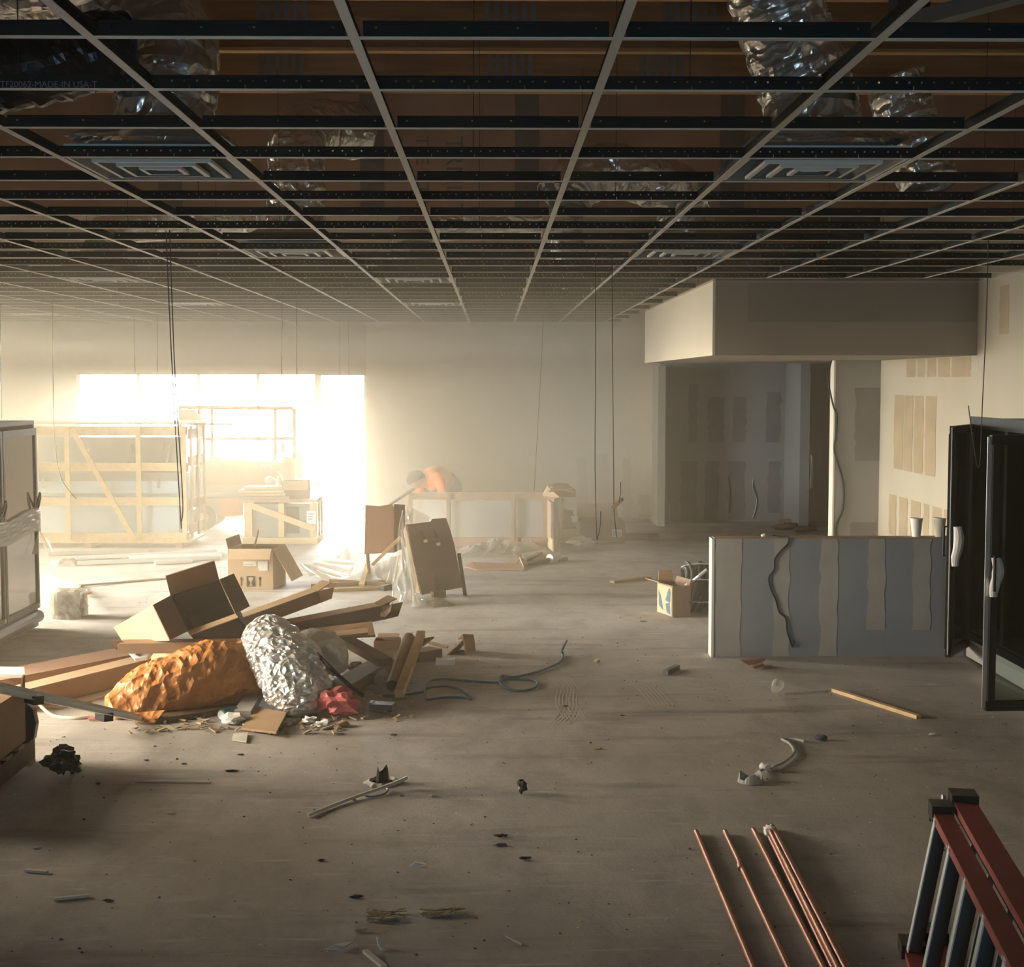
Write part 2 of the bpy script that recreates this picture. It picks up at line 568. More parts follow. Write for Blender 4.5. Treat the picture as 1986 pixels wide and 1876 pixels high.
# draft stop: brown gypsum panels hanging from the roof
YD = 10.45
ds = thing('draft_stop', 'brown gypsum panel barrier hanging from the roof above the ceiling grid', 'barrier', (-2, YD, 3.15))
xs = [XL, V(330, 330, YD).x, V(722, 330, YD).x, V(1022, 330, YD).x, V(1420, 330, YD).x, 7.0]
for a, b in zip(xs[:-1], xs[1:]):
    MB().box(a + 0.004, b - 0.004, YD, YD + 0.016, 3.16, ZT - 0.02).part('panel', M['gyp'], ds)
for x in xs[1:-1]:
    MB().box(x - 0.085, x + 0.085, YD - 0.006, YD, 3.16, ZT - 0.02).part('joint_tape', M['gypdark'], ds)
for px, py, body, s in ((866, 264, 'TRNLITE', 0.17), (807, 262, 'TPE CTR', 0.13)):
    p = V(px, py, YD - 0.002)
    text_mesh('print', body, s, M['ink'], (0, 0, -1), (1, 0, 0), (p.x, YD - 0.002, p.z)).part('print', M['gypdark'], ds)
# back wall and storefront
xe = V(711, 800, YB).x
xw0, xw1 = V(151, 900, YS).x, V(617, 900, YS).x
xd1 = V(713, 900, YS).x
zh = V(400, 720, YS).z
zd = zh - 0.06
bw = MB()
bw.box(xe, 7.0, YB, YS, 0, ZT)
bw.struct('wall_back', M['cream_lit'])
sf = MB()
sf.box(XL - 0.2, xw0, YS, YS + 0.15, 0, ZT).box(xw0, xe + 0.02, YS, YS + 0.15, zh, ZT).box(xd1, xe + 0.3, YS, YS + 0.15, 0, zh)
sf.struct('wall_storefront', M['cream'])
win = MB().box(xw0, xw1, YS + 0.03, YS + 0.1, zh - 0.05, zh).struct('window_1', M['cream'])
MB().box(xw0, xw1, YS + 0.02, YS + 0.1, 0.0, 0.10).part('sill', M['whitemetal'], win)
mx = [xw0 + 0.025] + [V(px, 760, YS).x for px in (268, 385, 500)] + [xw1 - 0.02]
for x in mx:
    MB().box(x - 0.025, x + 0.025, YS + 0.03, YS + 0.09, 0.10, zh - 0.05).part('mullion', M['whitemetal'], win)
for a, b in zip(mx[:-1], mx[1:]):
    MB().box(a + 0.026, b - 0.026, YS + 0.058, YS + 0.064, 0.102, zh - 0.052).part('pane', M['dimpane'], win)
door = MB().box(xw1, xd1, YS + 0.03, YS + 0.1, zh - 0.06, zh).struct('door_1', M['cream'])
MB().box(xw1, xw1 + 0.05, YS + 0.03, YS + 0.1, 0, zh - 0.06).part('jamb', M['whitemetal'], door)
MB().box(xd1 - 0.05, xd1, YS + 0.03, YS + 0.1, 0, zh - 0.06).part('jamb', M['whitemetal'], door)
MB().box(xw1 + 0.052, xd1 - 0.052, YS + 0.058, YS + 0.064, 0.005, zh - 0.062).part('pane', M['dimpane'], door)
# left wall with tall windows beyond the frame
lw = MB()
ys = [YN - 0.12] + [y for ab in LEFT_WIN for y in ab] + [YS + 0.1]
for i in range(0, len(ys), 2):
    lw.box(XL - 0.15, XL, ys[i], ys[i + 1], 0, ZT)
for a, b in LEFT_WIN:
    lw.box(XL - 0.15, XL, a, b, 2.6, ZT).box(XL - 0.15, XL, a, b, 0, 0.3)
lw.struct('wall_left', M['cream'])
for i, (a, b) in enumerate(LEFT_WIN):
    wn = MB().box(XL - 0.1, XL - 0.04, a, b, 2.55, 2.6).struct('window_%d' % (i + 2), M['whitemetal'])
    MB().box(XL - 0.1, XL - 0.04, a, b, 0.3, 0.35).part('sill', M['whitemetal'], wn)
    for y in (a + 0.025, (a + b) / 2, b - 0.025):
        MB().box(XL - 0.1, XL - 0.04, y - 0.025, y + 0.025, 0.351, 2.549).part('mullion', M['whitemetal'], wn)
    MB().box(XL - 0.073, XL - 0.067, a + 0.05, b - 0.05, 0.352, 2.548).part('pane', M['pane'], wn)
nw = MB().box(XN - 0.15, XN, -3.05, na, 0, ZT).box(XN - 0.15, XN, nb, YN, 0, ZT).box(XN - 0.15, XN, na, nb, 0, nc).box(XN - 0.15, XN, na, nb, nd, ZT)
nw.box(XL, XN - 0.15, YN - 0.12, YN, 0, ZT).struct('wall_left_added', M['cream'])  # added jog wall, holds the fill window and blocks farther light
wn = MB().box(XN - 0.1, XN - 0.04, na, nb, nc, nc + 0.04).struct('window_7', M['whitemetal'])
MB().box(XN - 0.073, XN - 0.067, na, nb, nc + 0.041, nd).part('pane', glass('fill_dimming_glass', (0.55, 0.54, 0.52), 0.06), wn)  # glass tint added to tone down this fill window
wfr = MB().box(XN - 0.15, fa, -3.2, -3.05, 0, ZT).box(fb, 7.2, -3.2, -3.05, 0, ZT)
wfr.box(fa, fb, -3.2, -3.05, 0, fc_).box(fa, fb, -3.2, -3.05, fd_, ZT).struct('wall_front', M['greywall'])
wn = MB().box(fa, fb, -3.16, -3.1, fc_, fc_ + 0.04).struct('window_6', M['whitemetal'])
MB().box(fa, fb, -3.133, -3.127, fc_ + 0.041, fd_).part('pane', glass('cool_fill_glass', (0.37, 0.47, 0.58), 0.06), wn)  # blue glass tint added to cool the fill from this window
# right wall: near run, then the back room beyond the stub wall
YSTUB = 14.66
xst = V(1617.5, 900, YSTUB).x
MB().box(XR, XR + 0.12, -3.05, YSTUB + 0.14, 0, ZT).struct('wall_right', M['cream'])
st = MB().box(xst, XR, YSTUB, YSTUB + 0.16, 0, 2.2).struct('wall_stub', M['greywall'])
MB().box(xst - 0.012, xst + 0.004, YSTUB - 0.003, YSTUB + 0.163, 0, 2.2).part('corner_bead', M['bead'], st)
xal = 4.13
MB().box(6.9, 7.0, YSTUB, YB, 0, ZT).struct('wall_backroom', M['greywall'])
MB().box(XR + 0.12, 7.0, YSTUB - 0.02, YSTUB + 0.14, 0, ZT).struct('wall_partition', M['greywall'])
# alcove: pilaster, dark back, side wall, soffit above
xa0, xa1 = V(1275, 960, YB - 0.7).x, V(1289.5, 960, YB - 0.7).x
pil = MB().box(xa0, xa1, YB - 0.7, YB, 0, 2.2).struct('wall_pilaster', M['cream'])
MB().box(xal, xal + 0.13, YB - 1.05, YB, 0, 2.75).struct('wall_alcove_side', M['greywall'])
al = MB().box(xa1, xal, YB - 0.012, YB, 0, 2.75).struct('wall_alcove_back', M['greywall'])
so = MB().box(XS, XR, YF, 17.0, 2.2, ZC + 0.02).struct('wall_soffit', M['soffit'])
MB().box(XS - 0.006, XS, YF, 17.0, 2.2, ZC + 0.02).part('side_panel', M['cream_lit'], so)  # left face coloured paler in place of the light falling on it
MB().box(XS - 0.009, XS + 0.012, YF - 0.004, YF, 2.2, ZC + 0.02).part('corner_bead', M['bead'], so)
MB().box(V(1450, 600, YF).x, XR - 0.005, YF - 0.003, YF, V(1500, 625, YF).z, V(1500, 549, YF).z).part('joint_patch', mat('soffit_dark', (0.26, 0.24, 0.215), 0.9), so)
# plenum wall over the back room so the ceiling void closes there
MB().box(XR, 7.0, 17.0, 17.1, 2.75, ZT).struct('wall_plenum', M['greywall'])
bc = MB().box(XR + 0.12, 7.0, YSTUB + 0.14, YB, 2.72, 2.75).struct('ceiling_backroom', M['greywall'])
# low half wall with joint compound stripes
YH = 10.48
xh = V(1381, 1150, YH).x
zhw = 0.862
hw = MB().box(xh, XR, YH, YH + 0.13, 0, zhw).struct('wall_half', M['board'])
MB().box(xh - 0.004, xh + 0.014, YH - 0.004, YH + 0.134, 0.0, zhw).part('corner_bead', M['bead'], hw)
MB().box(xh + 0.014, XR, YH + 0.002, YH + 0.128, zhw, zhw + 0.006).part('top_plate', M['pinered'], hw)
def stripe(mbpts, y, amp, seed):
    rnd = random.Random(seed)
    x0, x1, z0, z1 = mbpts
    L, R = [], []
    k = 12
    for i in range(k + 1):
        z = z0 + (z1 - z0) * i / k
        L.append((x0 + rnd.uniform(-amp, amp), y, z))
        R.append((x1 + rnd.uniform(-amp, amp), y, z))
    m = MB()
    for i in range(k):
        m.add([L[i], R[i], R[i + 1], L[i + 1]], [(0, 1, 2, 3)])
    return m
for a, b, c in ((1387, 1437, 1280), (1500, 1531, 1275), (1590, 1624, 1282), (1682, 1716, 1222), (1770, 1804, 1222), (1844, 1870, 1282)):
    z1 = zhw - 0.002
    z0 = max(0.004, V(a, c, YH).z)
    stripe((V(a, 1150, YH).x, V(b, 1150, YH).x, z0, z1), YH - 0.002, 0.010, a).part('joint_compound', M['mud'], hw)
# exposed paper panels and compound on alcove back
ya = YB - 0.014
for a, b, c, d, mm in ((1335, 1352, 745, 858, 'dark_tape'), (1372, 1404, 770, 858, 'dark_tape'), (1420, 1446, 770, 858, 'dark_tape'), (1485, 1514, 760, 858, 'dark_tape'),
                       (1320, 1352, 895, 1008, 'dark_tape'), (1368, 1394, 895, 1008, 'dark_tape'), (1412, 1446, 895, 1008, 'dark_tape'), (1490, 1515, 895, 995, 'dark_tape')):
    stripe((V(a, 900, ya).x, V(b, 900, ya).x, V(a, d, ya).z, V(a, c, ya).z), ya, 0.02, a + c).part('paper_patch', M[mm], al)
# stub wall dark patches
for a, b, c, d in ((1657, 1705, 752, 894), (1652, 1700, 1013, 1044)):
    stripe((V(a, 900, YSTUB).x, V(b, 900, YSTUB).x, V(a, d, YSTUB).z, V(a, c, YSTUB).z), YSTUB - 0.002, 0.012, a).part('paper_patch', M['dark_tape'], st)
# right wall tan paper panels (vertical strips), facing left
rw = bpy.data.objects['wall_right']
def wall_patch(x, pa, pb, z0, z1, m, parent, name='paper_patch'):
    """strip on the right wall between picture columns pa and pb"""
    y0, y1 = W(pa, 900, x).y, W(pb, 900, x).y
    rnd = random.Random(int(pa * 7 + z0 * 100))
    mb = MB()
    k = 8
    P = []
    for i in range(k + 1):
        z = z0 + (z1 - z0) * i / k
        P.append(((x - 0.002, y0 + rnd.uniform(-.012, .012), z), (x - 0.002, y1 + rnd.uniform(-.012, .012), z)))
    for i in range(k):
        mb.add([P[i][0], P[i][1], P[i + 1][1], P[i + 1][0]], [(0, 1, 2, 3)])
    mb.part(name, m, parent)
zt1, zt0 = W(1740, 766, XR).z, W(1760, 914, XR).z
for a, b in ((1733, 1751), (1753, 1769), (1772, 1790), (1793, 1814)):
    wall_patch(XR, a, b, zt0, zt1, M['tan'], rw)
zb1 = W(1766, 969, XR).z
for a, b in ((1726, 1740), (1746, 1762), (1768, 1788), (1793, 1804), (1810, 1828), (1833, 1862)):
    wall_patch(XR, a, b, 0.5, zb1, M['tan'], rw)
for a, b in ((1755, 1772), (1776, 1790), (1795, 1812), (1816, 1838), (1842, 1879)):
    wall_patch(XR, a, b, 2.03, 2.195, M['tan'], rw)
wall_patch(XR, 1932, 1950, 2.35, 2.72, M['tan'], rw)
# faint compound streaks on the back wall
yb = YB - 0.002
bwall = bpy.data.objects['wall_back']
for a, b, c, d in ((1120, 1140, 890, 1008), (1156, 1180, 880, 1006), (1206, 1224, 890, 1006), (1240, 1262, 960, 1006)):
    stripe((V(a, 900, yb).x, V(b, 900, yb).x, V(a, d, yb).z, V(a, c, yb).z), yb, 0.03, a).part('compound_streak', mat('streak', (0.70, 0.59, 0.43), 0.9), bwall)
MB().box(V(1205, 900, yb).x, xa0 - 0.02, YB - 0.012, YB - 0.001, 0, 0.055).struct('baseboard_back', M['cream'])
# right wall socket / baseboard behind the cooler
MB().box(XR - 0.012, XR - 0.001, 2.0, YH - 0.01, 0, 0.08).struct('baseboard_right', M['cream'])

# ---------------------------------------------------------------- haze in the room
def haze_mat(name, density, g):
    hz = bpy.data.materials.new(name)
    hz.use_nodes = True
    nt = hz.node_tree
    nt.nodes.clear()
    ho = nt.nodes.new('ShaderNodeOutputMaterial')
    hv = nt.nodes.new('ShaderNodeVolumeScatter')
    hv.inputs['Color'].default_value = HAZE_COL
    hv.inputs['Density'].default_value = density
    hv.inputs['Anisotropy'].default_value = g
    nt.links.new(hv.outputs[0], ho.inputs['Volume'])
    return hz
def air(dx, x1, y0, y1, z0, z1):
    P = [(XL + dx, YN + dx), (XN + dx, YN + dx), (XN + dx, y0), (x1, y0), (x1, y1), (XL + dx, y1)] if y0 < YN else [(XL + dx, y0), (x1, y0), (x1, y1), (XL + dx, y1)]
    return MB().prism([(x, y, z0) for x, y in reversed(P)], (0, 0, z1 - z0))
air(0.01, XR - 0.01, -3.0, YS - 0.01, 0.003, ZT - 0.004).thing('dust_haze', haze_mat('dust_haze', HAZE_DENSITY, HAZE_G), 'thin pale dust haze hanging in the air of the whole room', 'haze', kind='stuff')
for k, (y0, x1, dens, l) in enumerate(((8.0, 1.7, 0.020, 'light dust drifting over the left half of the room'),
                                       (14.3, 1.6, 0.045, 'brighter dust filling the back left of the room'),
                                       (16.0, 1.5, 0.055, 'thickest dust before the storefront and round the worker'))):
    air(0.02 + 0.01 * k, x1, y0, YS - 0.02 - 0.01 * k, 0.004 + 0.001 * k, ZT - 0.006 - 0.002 * k).thing('dust_cloud', haze_mat('dust_cloud', dens, CLOUD_G), l, 'haze', kind='stuff')

MB().box(XL + 0.05, 1.3, 9.9, YS - 0.06, 2.22, ZT - 0.012).thing('dust_cloud', haze_mat('dust_layer', 0.055, 0.45), 'layer of bright dust hung under the ceiling at the back left', 'haze', kind='stuff')
# ---------------------------------------------------------------- suspended ceiling grid
grid = thing('ceiling_grid', 'white suspended ceiling grid of metal tees with no tiles in it', 'ceiling grid', (-2, 11, ZC))
MX = [2.85 + 1.22 * k for k in range(15)]
LX = [-0.32 + 0.61 * k for k in range(-12, 7)]
XG0 = XL + 0.02
def web(mb, length, holes, slot, z0=0.0, h=0.040, start=0.0):
    """perforated web along +x in the xz plane with bulb on top"""
    zs = [z0 + 0.002, z0 + 0.0048, z0 + 0.015, z0 + 0.0225, z0 + 0.0275, z0 + h - 0.008]
    xs = []
    cells = []
    for hx in holes:
        cells.append((hx - 0.0028, hx + 0.0028, 3))
    for sx in slot:
        cells.append((sx - 0.0013, sx + 0.0013, 1))
    cells.sort()
    x = start
    end = start + length
    segs = []
    for a, b, k in cells:
        if a <= x or b >= end:
            continue
        segs.append((x, a, None)); segs.append((a, b, k)); x = b
    segs.append((x, end, None))
    for a, b, k in segs:
        if k is None:
            mb.add([(a, 0, zs[0]), (b, 0, zs[0]), (b, 0, zs[5]), (a, 0, zs[5])], [(0, 1, 2, 3)])
        elif k == 3:
            for lo, hi in ((zs[0], zs[3]), (zs[4], zs[5])):
                mb.add([(a, 0, lo), (b, 0, lo), (b, 0, hi), (a, 0, hi)], [(0, 1, 2, 3)])
        else:
            for lo, hi in ((zs[0], zs[1]), (zs[2], zs[5])):
                mb.add([(a, 0, lo), (b, 0, lo), (b, 0, hi), (a, 0, hi)], [(0, 1, 2, 3)])
    mb.box(start, end, -0.003, 0.003, zs[5], z0 + h)
    return mb
def main_mesh(length):
    mb = MB()
    holes, slots = [], []
    x = 0.04
    while x < length:
        for d in (0.022, 0.056, 0.106, 0.140):
            holes.append(x + d)
        slots.append(x)
        x += 0.1525
    web(mb, length, holes, slots)
    return mb.mesh('tee_web', M['teeweb'])
def flange_mesh(length):
    return MB().box(0, length, -0.012, 0.012, 0, 0.002).mesh('tee_flange', M['tee'])
LEN_FULL, LEN_CUT = XR - XG0 - 0.02, XS - 0.03 - XG0
wf, ff = main_mesh(LEN_FULL), flange_mesh(LEN_FULL)
wc, fc = main_mesh(LEN_CUT), flange_mesh(LEN_CUT)
wn_, fn_ = main_mesh(XR - XN - 0.04), flange_mesh(XR - XN - 0.04)
for y in MX:
    cut = y > YF - 0.05
    near = y < YN - 0.05
    xg = XN + 0.02 if near else XG0
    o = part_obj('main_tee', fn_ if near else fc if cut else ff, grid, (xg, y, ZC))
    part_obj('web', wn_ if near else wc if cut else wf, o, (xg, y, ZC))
def cross(length, notched):
    f = MB().box(0.0125, length - 0.0125, -0.012, 0.012, 0, 0.002).mesh('cross_flange', M['tee'])
    m = MB()
    e = 0.02
    web(m, length - 2 * e, (0.05, length * 0.42, length * 0.62, length - 0.05), (), start=e)
    return f, m.mesh('cross_web', M['teeweb'])
lf, lweb = cross(1.22, False)
sf_, sweb = cross(0.61, True)
HALF = math.pi / 2
for i, y in enumerate(MX[:-1]):
    for x in LX:
        if (x > XS - 0.03 and y + 1.22 > YF + 0.1) or (x < XN + 0.05 and y < YN):
            continue
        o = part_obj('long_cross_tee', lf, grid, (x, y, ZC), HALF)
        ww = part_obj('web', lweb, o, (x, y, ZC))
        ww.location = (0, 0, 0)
    yy = y + 0.61
    for x0 in LX[:-1]:
        if (x0 + 0.6 > XS and yy > YF - 0.05) or (x0 < XN + 0.05 and yy < YN + 0.05):
            continue
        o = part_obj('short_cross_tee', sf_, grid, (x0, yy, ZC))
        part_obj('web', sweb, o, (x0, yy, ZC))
    o = part_obj('short_cross_tee', sf_, grid, (LX[-1], yy, ZC)) if yy < YF - 0.05 else None
    if o:
        o.scale.x = 0.85
# last tees running into the back wall and the wall angle
bm_ = MB().box(0, 0.50, -0.012, 0.012, 0, 0.002).mesh('end_flange', M['tee'])
for x in LX:
    if x < XS:
        part_obj('end_tee', bm_, grid, (x, MX[-1] + 0.014, ZC), HALF)
MB().box(XR - 0.022, XR - 0.001, -1, YF, ZC, ZC + 0.002).part('wall_angle', M['tee'], grid)
MB().box(XS, XR, YF - 0.022, YF - 0.001, ZC, ZC + 0.002).part('wall_angle', M['tee'], grid)
MB().box(XS - 0.03, XS - 0.008, YF, 17, ZC, ZC + 0.002).part('wall_angle', M['tee'], grid)
# stamped lettering on the second main tee
text_mesh('stamp', 'TF20062-MADE-IN USA-T', 0.024, M['ink'], (1, 0, 0), (0, 0, 1), (V(0, 180, 4.067).x, 4.0685, ZC + 0.006)).part('stamp', M['greysteel'], grid)
# hanger wires of the grid
hw_ = MB().tube([(0, 0, 0), (0.004, 0.002, 0.5), (0, 0, 1.04)], 0.0016, 4, False).mesh('hanger_wire', M['rubber'])
for k, y in enumerate(MX):
    if y > 13:
        continue
    for i, x in enumerate(LX):
        if (i + 2 * (k % 2)) % 3 == 0 and -5 < x < 3.8:
            part_obj('hanger_wire', hw_, grid, (x + 0.25, y, ZC + 0.04))
# ---------------------------------------------------------------- air diffusers
def diffuser(cx, cy, label):
    t = thing('air_diffuser', label, 'air diffuser', (cx, cy, ZC), 'square ceiling diffusers')
    mb = MB()
    def ring(m, h0, z0, h1, z1):
        P = [[(cx + sx * h, cy + sy * h, ZC + z) for sx, sy in ((-1, -1), (1, -1), (1, 1), (-1, 1))] for h, z in ((h0, z0), (h1, z1))]
        for i in range(4):
            j = (i + 1) % 4
            m.add([P[0][i], P[0][j], P[1][j], P[1][i]], [(0, 1, 2, 3)])
    m = MB(); ring(m, 0.292, 0.004, 0.278, 0.004); ring(m, 0.292, 0.004, 0.292, 0.05)
    m.part('outer_frame', M['whitemetal'], t)
    m = MB(); ring(m, 0.278, 0.004, 0.215, 0.075)
    m.part('pan', M['diffgrey'], t)
    for a, z in ((0.215, -0.002), (0.145, -0.006), (0.078, -0.008)):
        m = MB(); ring(m, a, z, a - 0.045, z + 0.05)
        lv = m.part('louvre', M['diffgrey'], t)
        m = MB(); ring(m, a, z, a - 0.017, z - 0.001); ring(m, a, z, a, z + 0.012)
        m.part('lip', M['whitemetal'], lv)
    MB().box(cx - 0.035, cx + 0.035, cy - 0.035, cy + 0.035, ZC + 0.002, ZC + 0.008).part('centre_plate', M['whitemetal'], t)
    m = MB(); ring(m, 0.29, 0.078, 0.19, 0.14)
    m.lathe((cx, cy, ZC), [(0.19, 0.14), (0.18, 0.24)], 20)
    m.part('boot', M['foil'], t)
    return t
DIF = [(-1.235, 5.595, 'square white diffuser under the large foil duct at upper left'),
       (1.205, 5.595, 'square diffuser under the tall foil duct at upper right'),
       (-1.235, 9.255, 'white diffuser in the second row left of the centre line'),
       (1.205, 9.255, 'diffuser in the second row right of centre, behind hanging wires'),
       (-3.065, 11.695, 'hazy diffuser left, beside the twin hanging wires'),
       (-0.625, 11.695, 'hazy diffuser near the middle of the ceiling, third row'),
       (-3.065, 15.355, 'faint diffuser at the left above the wooden crate'),
       (-0.625, 15.355, 'faint farthest diffuser close to the ceiling middle'),
       (-5.505, 17.8, 'very faint diffuser at far left by the storefront')]
for x, y, l in DIF:
    diffuser(x, y, l)
# ---------------------------------------------------------------- flexible ducts
def duct(path, r, label, m='foil', seed=1, name='flexible_duct', amp=0.05, rings=True):
    P = catmull(path, 14)
    rnd = random.Random(seed)
    mb = MB()
    n = 28
    prev = None
    vs = []
    for i, p in enumerate(P):
        d = (P[min(i + 1, len(P) - 1)] - P[max(i - 1, 0)]).normalized()
        u = d.cross(Vector((0.13, 1, 0.07))) if prev is None else prev - d * prev.dot(d)
        u.normalize(); prev = u
        v = d.cross(u)
        for k in range(n):
            a = 2 * math.pi * k / n
            q = p + (u * math.cos(a) + v * math.sin(a)) * r
            c = noise.noise(q * 9 + Vector((seed, 0, 0))) * 0.6 + abs(noise.noise(q * 22)) * 0.5
            rr = r * (1 + amp * c * 2 + (0.02 * math.sin(i * 1.3) if rings else 0))
            vs.append(p + (u * math.cos(a) + v * math.sin(a)) * rr)
    fs = []
    for i in range(len(P) - 1):
        for k in range(n):
            k2 = (k + 1) % n
            fs.append((i * n + k, i * n + k2, (i + 1) * n + k2, (i + 1) * n + k))
    mb.add(vs, fs)
    return mb.thing(name, M[m], label, 'duct')
Z = ZC
duct([(-1.235, 5.62, Z + .235), (-1.22, 5.65, 3.18), (-1.28, 5.75, 3.36), (-1.48, 5.9, 3.52), (-1.9, 6.1, 3.62), (-2.6, 6.3, 3.62)], 0.185, 'large silver foil duct dropping onto the diffuser at upper left', seed=3)
duct([(1.205, 5.62, Z + .235), (1.20, 5.64, 3.08), (1.14, 5.62, 3.22), (1.07, 5.6, 3.42), (1.0, 5.5, 3.62), (0.95, 5.3, 3.75)], 0.175, 'tall silver foil duct dropping onto the diffuser at upper right', seed=4)
duct([(-1.235, 9.26, Z + .235), (-1.22, 9.28, 3.25), (-1.22, 9.35, 3.5), (-1.15, 9.6, 3.62), (-0.9, 9.9, 3.65)], 0.18, 'dim silver duct behind the grid, left of the hanger wire', seed=5)
duct([(0.42, 8.9, 3.08), (0.50, 8.95, 3.2), (0.72, 9.0, 3.27), (1.0, 9.1, 3.22), (1.18, 9.22, 3.14), (1.205, 9.255, Z + .235)], 0.165, 'bright crinkled foil duct arching down right of the centre line', seed=6)
duct([(2.05, 7.6, 3.55), (2.12, 7.6, 3.35), (2.18, 7.55, 3.15), (2.22, 7.5, 2.98)], 0.15, 'dark foil duct hanging at the right over bare grid', seed=8)
duct([(-2.4, 5.2, 3.42), (-1.95, 5.15, 3.40), (-1.62, 5.1, 3.42), (-1.35, 5.2, 3.5)], 0.17, 'foil duct crossing the top left corner', seed=9)
duct([(-0.62, 11.7, Z + .235), (-0.62, 11.8, 3.2), (-0.3, 12.0, 3.3), (0.4, 12.0, 3.3)], 0.16, 'pale duct over the hazy middle diffuser', seed=10)
duct([(-3.065, 11.7, Z + .235), (-3.0, 11.8, 3.2), (-2.6, 12.0, 3.3), (-1.9, 12.1, 3.32)], 0.16, 'pale duct over the hazy left diffuser', seed=12)
duct([(0.60, 13.1, 3.4), (0.65, 13.1, 3.2), (0.72, 13.1, 3.0), (0.77, 13.1, 2.86)], 0.16, 'loose foil duct end hanging through the grid near the soffit', seed=14)
# wrinkled black plastic sleeve at upper left
duct([(-2.15, 4.75, 2.98), (-1.9, 4.72, 2.95), (-1.65, 4.72, 2.955), (-1.42, 4.75, 3.0), (-1.27, 4.8, 3.06), (-1.2, 4.85, 3.08)], 0.115, 'wrinkled black plastic sleeve lying on the grid at upper left', 'blackplastic', 21, 'plastic_sleeve', 0.16)
MB().bar(V(1700, 62, 5.0), V(2000, -20, 4.4), 0.06, 0.05).thing('steel_channel', M['greysteel'], 'grey steel channel above the grid in the top right corner', 'channel')
MB().box(1.36, 1.47, 5.0, 5.12, 3.22, 3.33).thing('junction_box', M['blackmetal'], 'black junction box above the grid right of the tall duct', 'box')
# ================================================================ LARGE THINGS
Zv = Vector((0, 0, 1))
# ---- glass door cooler at the right wall (black frame, doors open)
XC = 3.42
yc0, yc1 = 6.6, 10.40
t = thing('glass_door_cooler', 'black glass-door cooler with white kick plate along the right wall, doors open', 'cooler', ((XC + XR) / 2, 8.5, 0))
xb = XR - 0.03
MB().box(xb - 0.03, xb, yc0, yc1, 0.16, 1.73).part('back_panel', M['inside'], t)
MB().box(XC + 0.002, xb - 0.031, yc1 - 0.03, yc1, 0.16, 1.73).part('side_panel', M['blackmetal'], t)
MB().box(XC + 0.002, xb - 0.031, yc0, yc0 + 0.03, 0.16, 1.73).part('side_panel', M['blackmetal'], t)
MB().box(XC, xb - 0.031, yc0 + 0.031, yc1 - 0.031, 1.66, 1.73).part('top_panel', M['blackmetal'], t)
MB().box(XC + 0.002, xb - 0.031, yc0 + 0.031, yc1 - 0.031, 0.16, 0.22).part('floor_panel', M['inside'], t)
MB().box(XC - 0.012, XC - 0.002, yc0, yc1, 0.02, 0.155).part('kick_plate', M['whitemetal'], t)
MB().box(XC + 0.01, xb - 0.04, yc0 + 0.02, yc1 - 0.02, 0.0, 0.155).part('base', M['blackmetal'], t)
MB().box(XC - 0.03, XC - 0.002, yc0, yc1, 0.16, 0.21).part('sill_rail', M['blackmetal'], t)
MB().box(XC - 0.02, XC - 0.002, yc0, yc1, 1.66, 1.745).part('top_rail', M['blackmetal'], t)
for y in (7.70, 8.32, 9.0, 9.7, 10.36):
    MB().box(XC - 0.006, XC + 0.04, y - 0.03, y + 0.03, 0.222, 1.658).part('mullion', M['blackmetal'], t)
for y in (9.35, 8.66):
    for z in (0.62, 1.45):
        MB().box(xb - 0.09, xb - 0.032, y - 0.012, y + 0.012, z, z + 0.03).part('shelf_bracket', M['blackmetal'], t)
def cooler_door(hx, hy, fx, fy, bag_side):
    """open glass door from its hinge (hx, hy) to its free edge (fx, fy)"""
    a, b = Vector((hx, hy, 0)), Vector((fx, fy, 0))
    d = (b - a).normalized()
    nn = Vector((-d.y, d.x, 0))
    z0, z1 = 0.10, 1.69
    fw = 0.055
    m = MB()
    m.bar(a + Zv * (z0 + fw / 2), b + Zv * (z0 + fw / 2), 0.04, fw)
    m.bar(a + Zv * (z1 - fw / 2), b + Zv * (z1 - fw / 2), 0.04, fw)
    for p in (a + d * fw / 2, b - d * fw / 2):
        m.bar(p + Zv * (z0 + fw), p + Zv * (z1 - fw), 0.04, fw, nn)
    o = m.part('door', M['blackmetal'], t)
    MB().bar(a + d * fw + Zv * 0.9, b - d * fw + Zv * 0.9, 0.008, z1 - z0 - 2 * fw).part('pane', M['coolglass'], o)
    MB().bar(b + d * 0.004 + Zv * (z0 + 0.02), b + d * 0.004 + Zv * (z1 - 0.01), 0.03, 0.006, nn).part('edge_trim', M['steel'], o, 'bright steel edge strip')
    h = b - d * 0.02 + nn * bag_side * 0.05
    m = MB().tube([h - nn * bag_side * 0.03 + Zv * 1.0, h + Zv * 1.0, h + Zv * 0.80, h - nn * bag_side * 0.03 + Zv * 0.80], 0.010, 6)
    m.part('handle', M['blackmetal'], o)
    return b
cooler_door(XC - 0.02, 10.36, 3.125, 9.92, -1)
cooler_door(XC - 0.02, 8.32, 2.835, 8.30, 1)
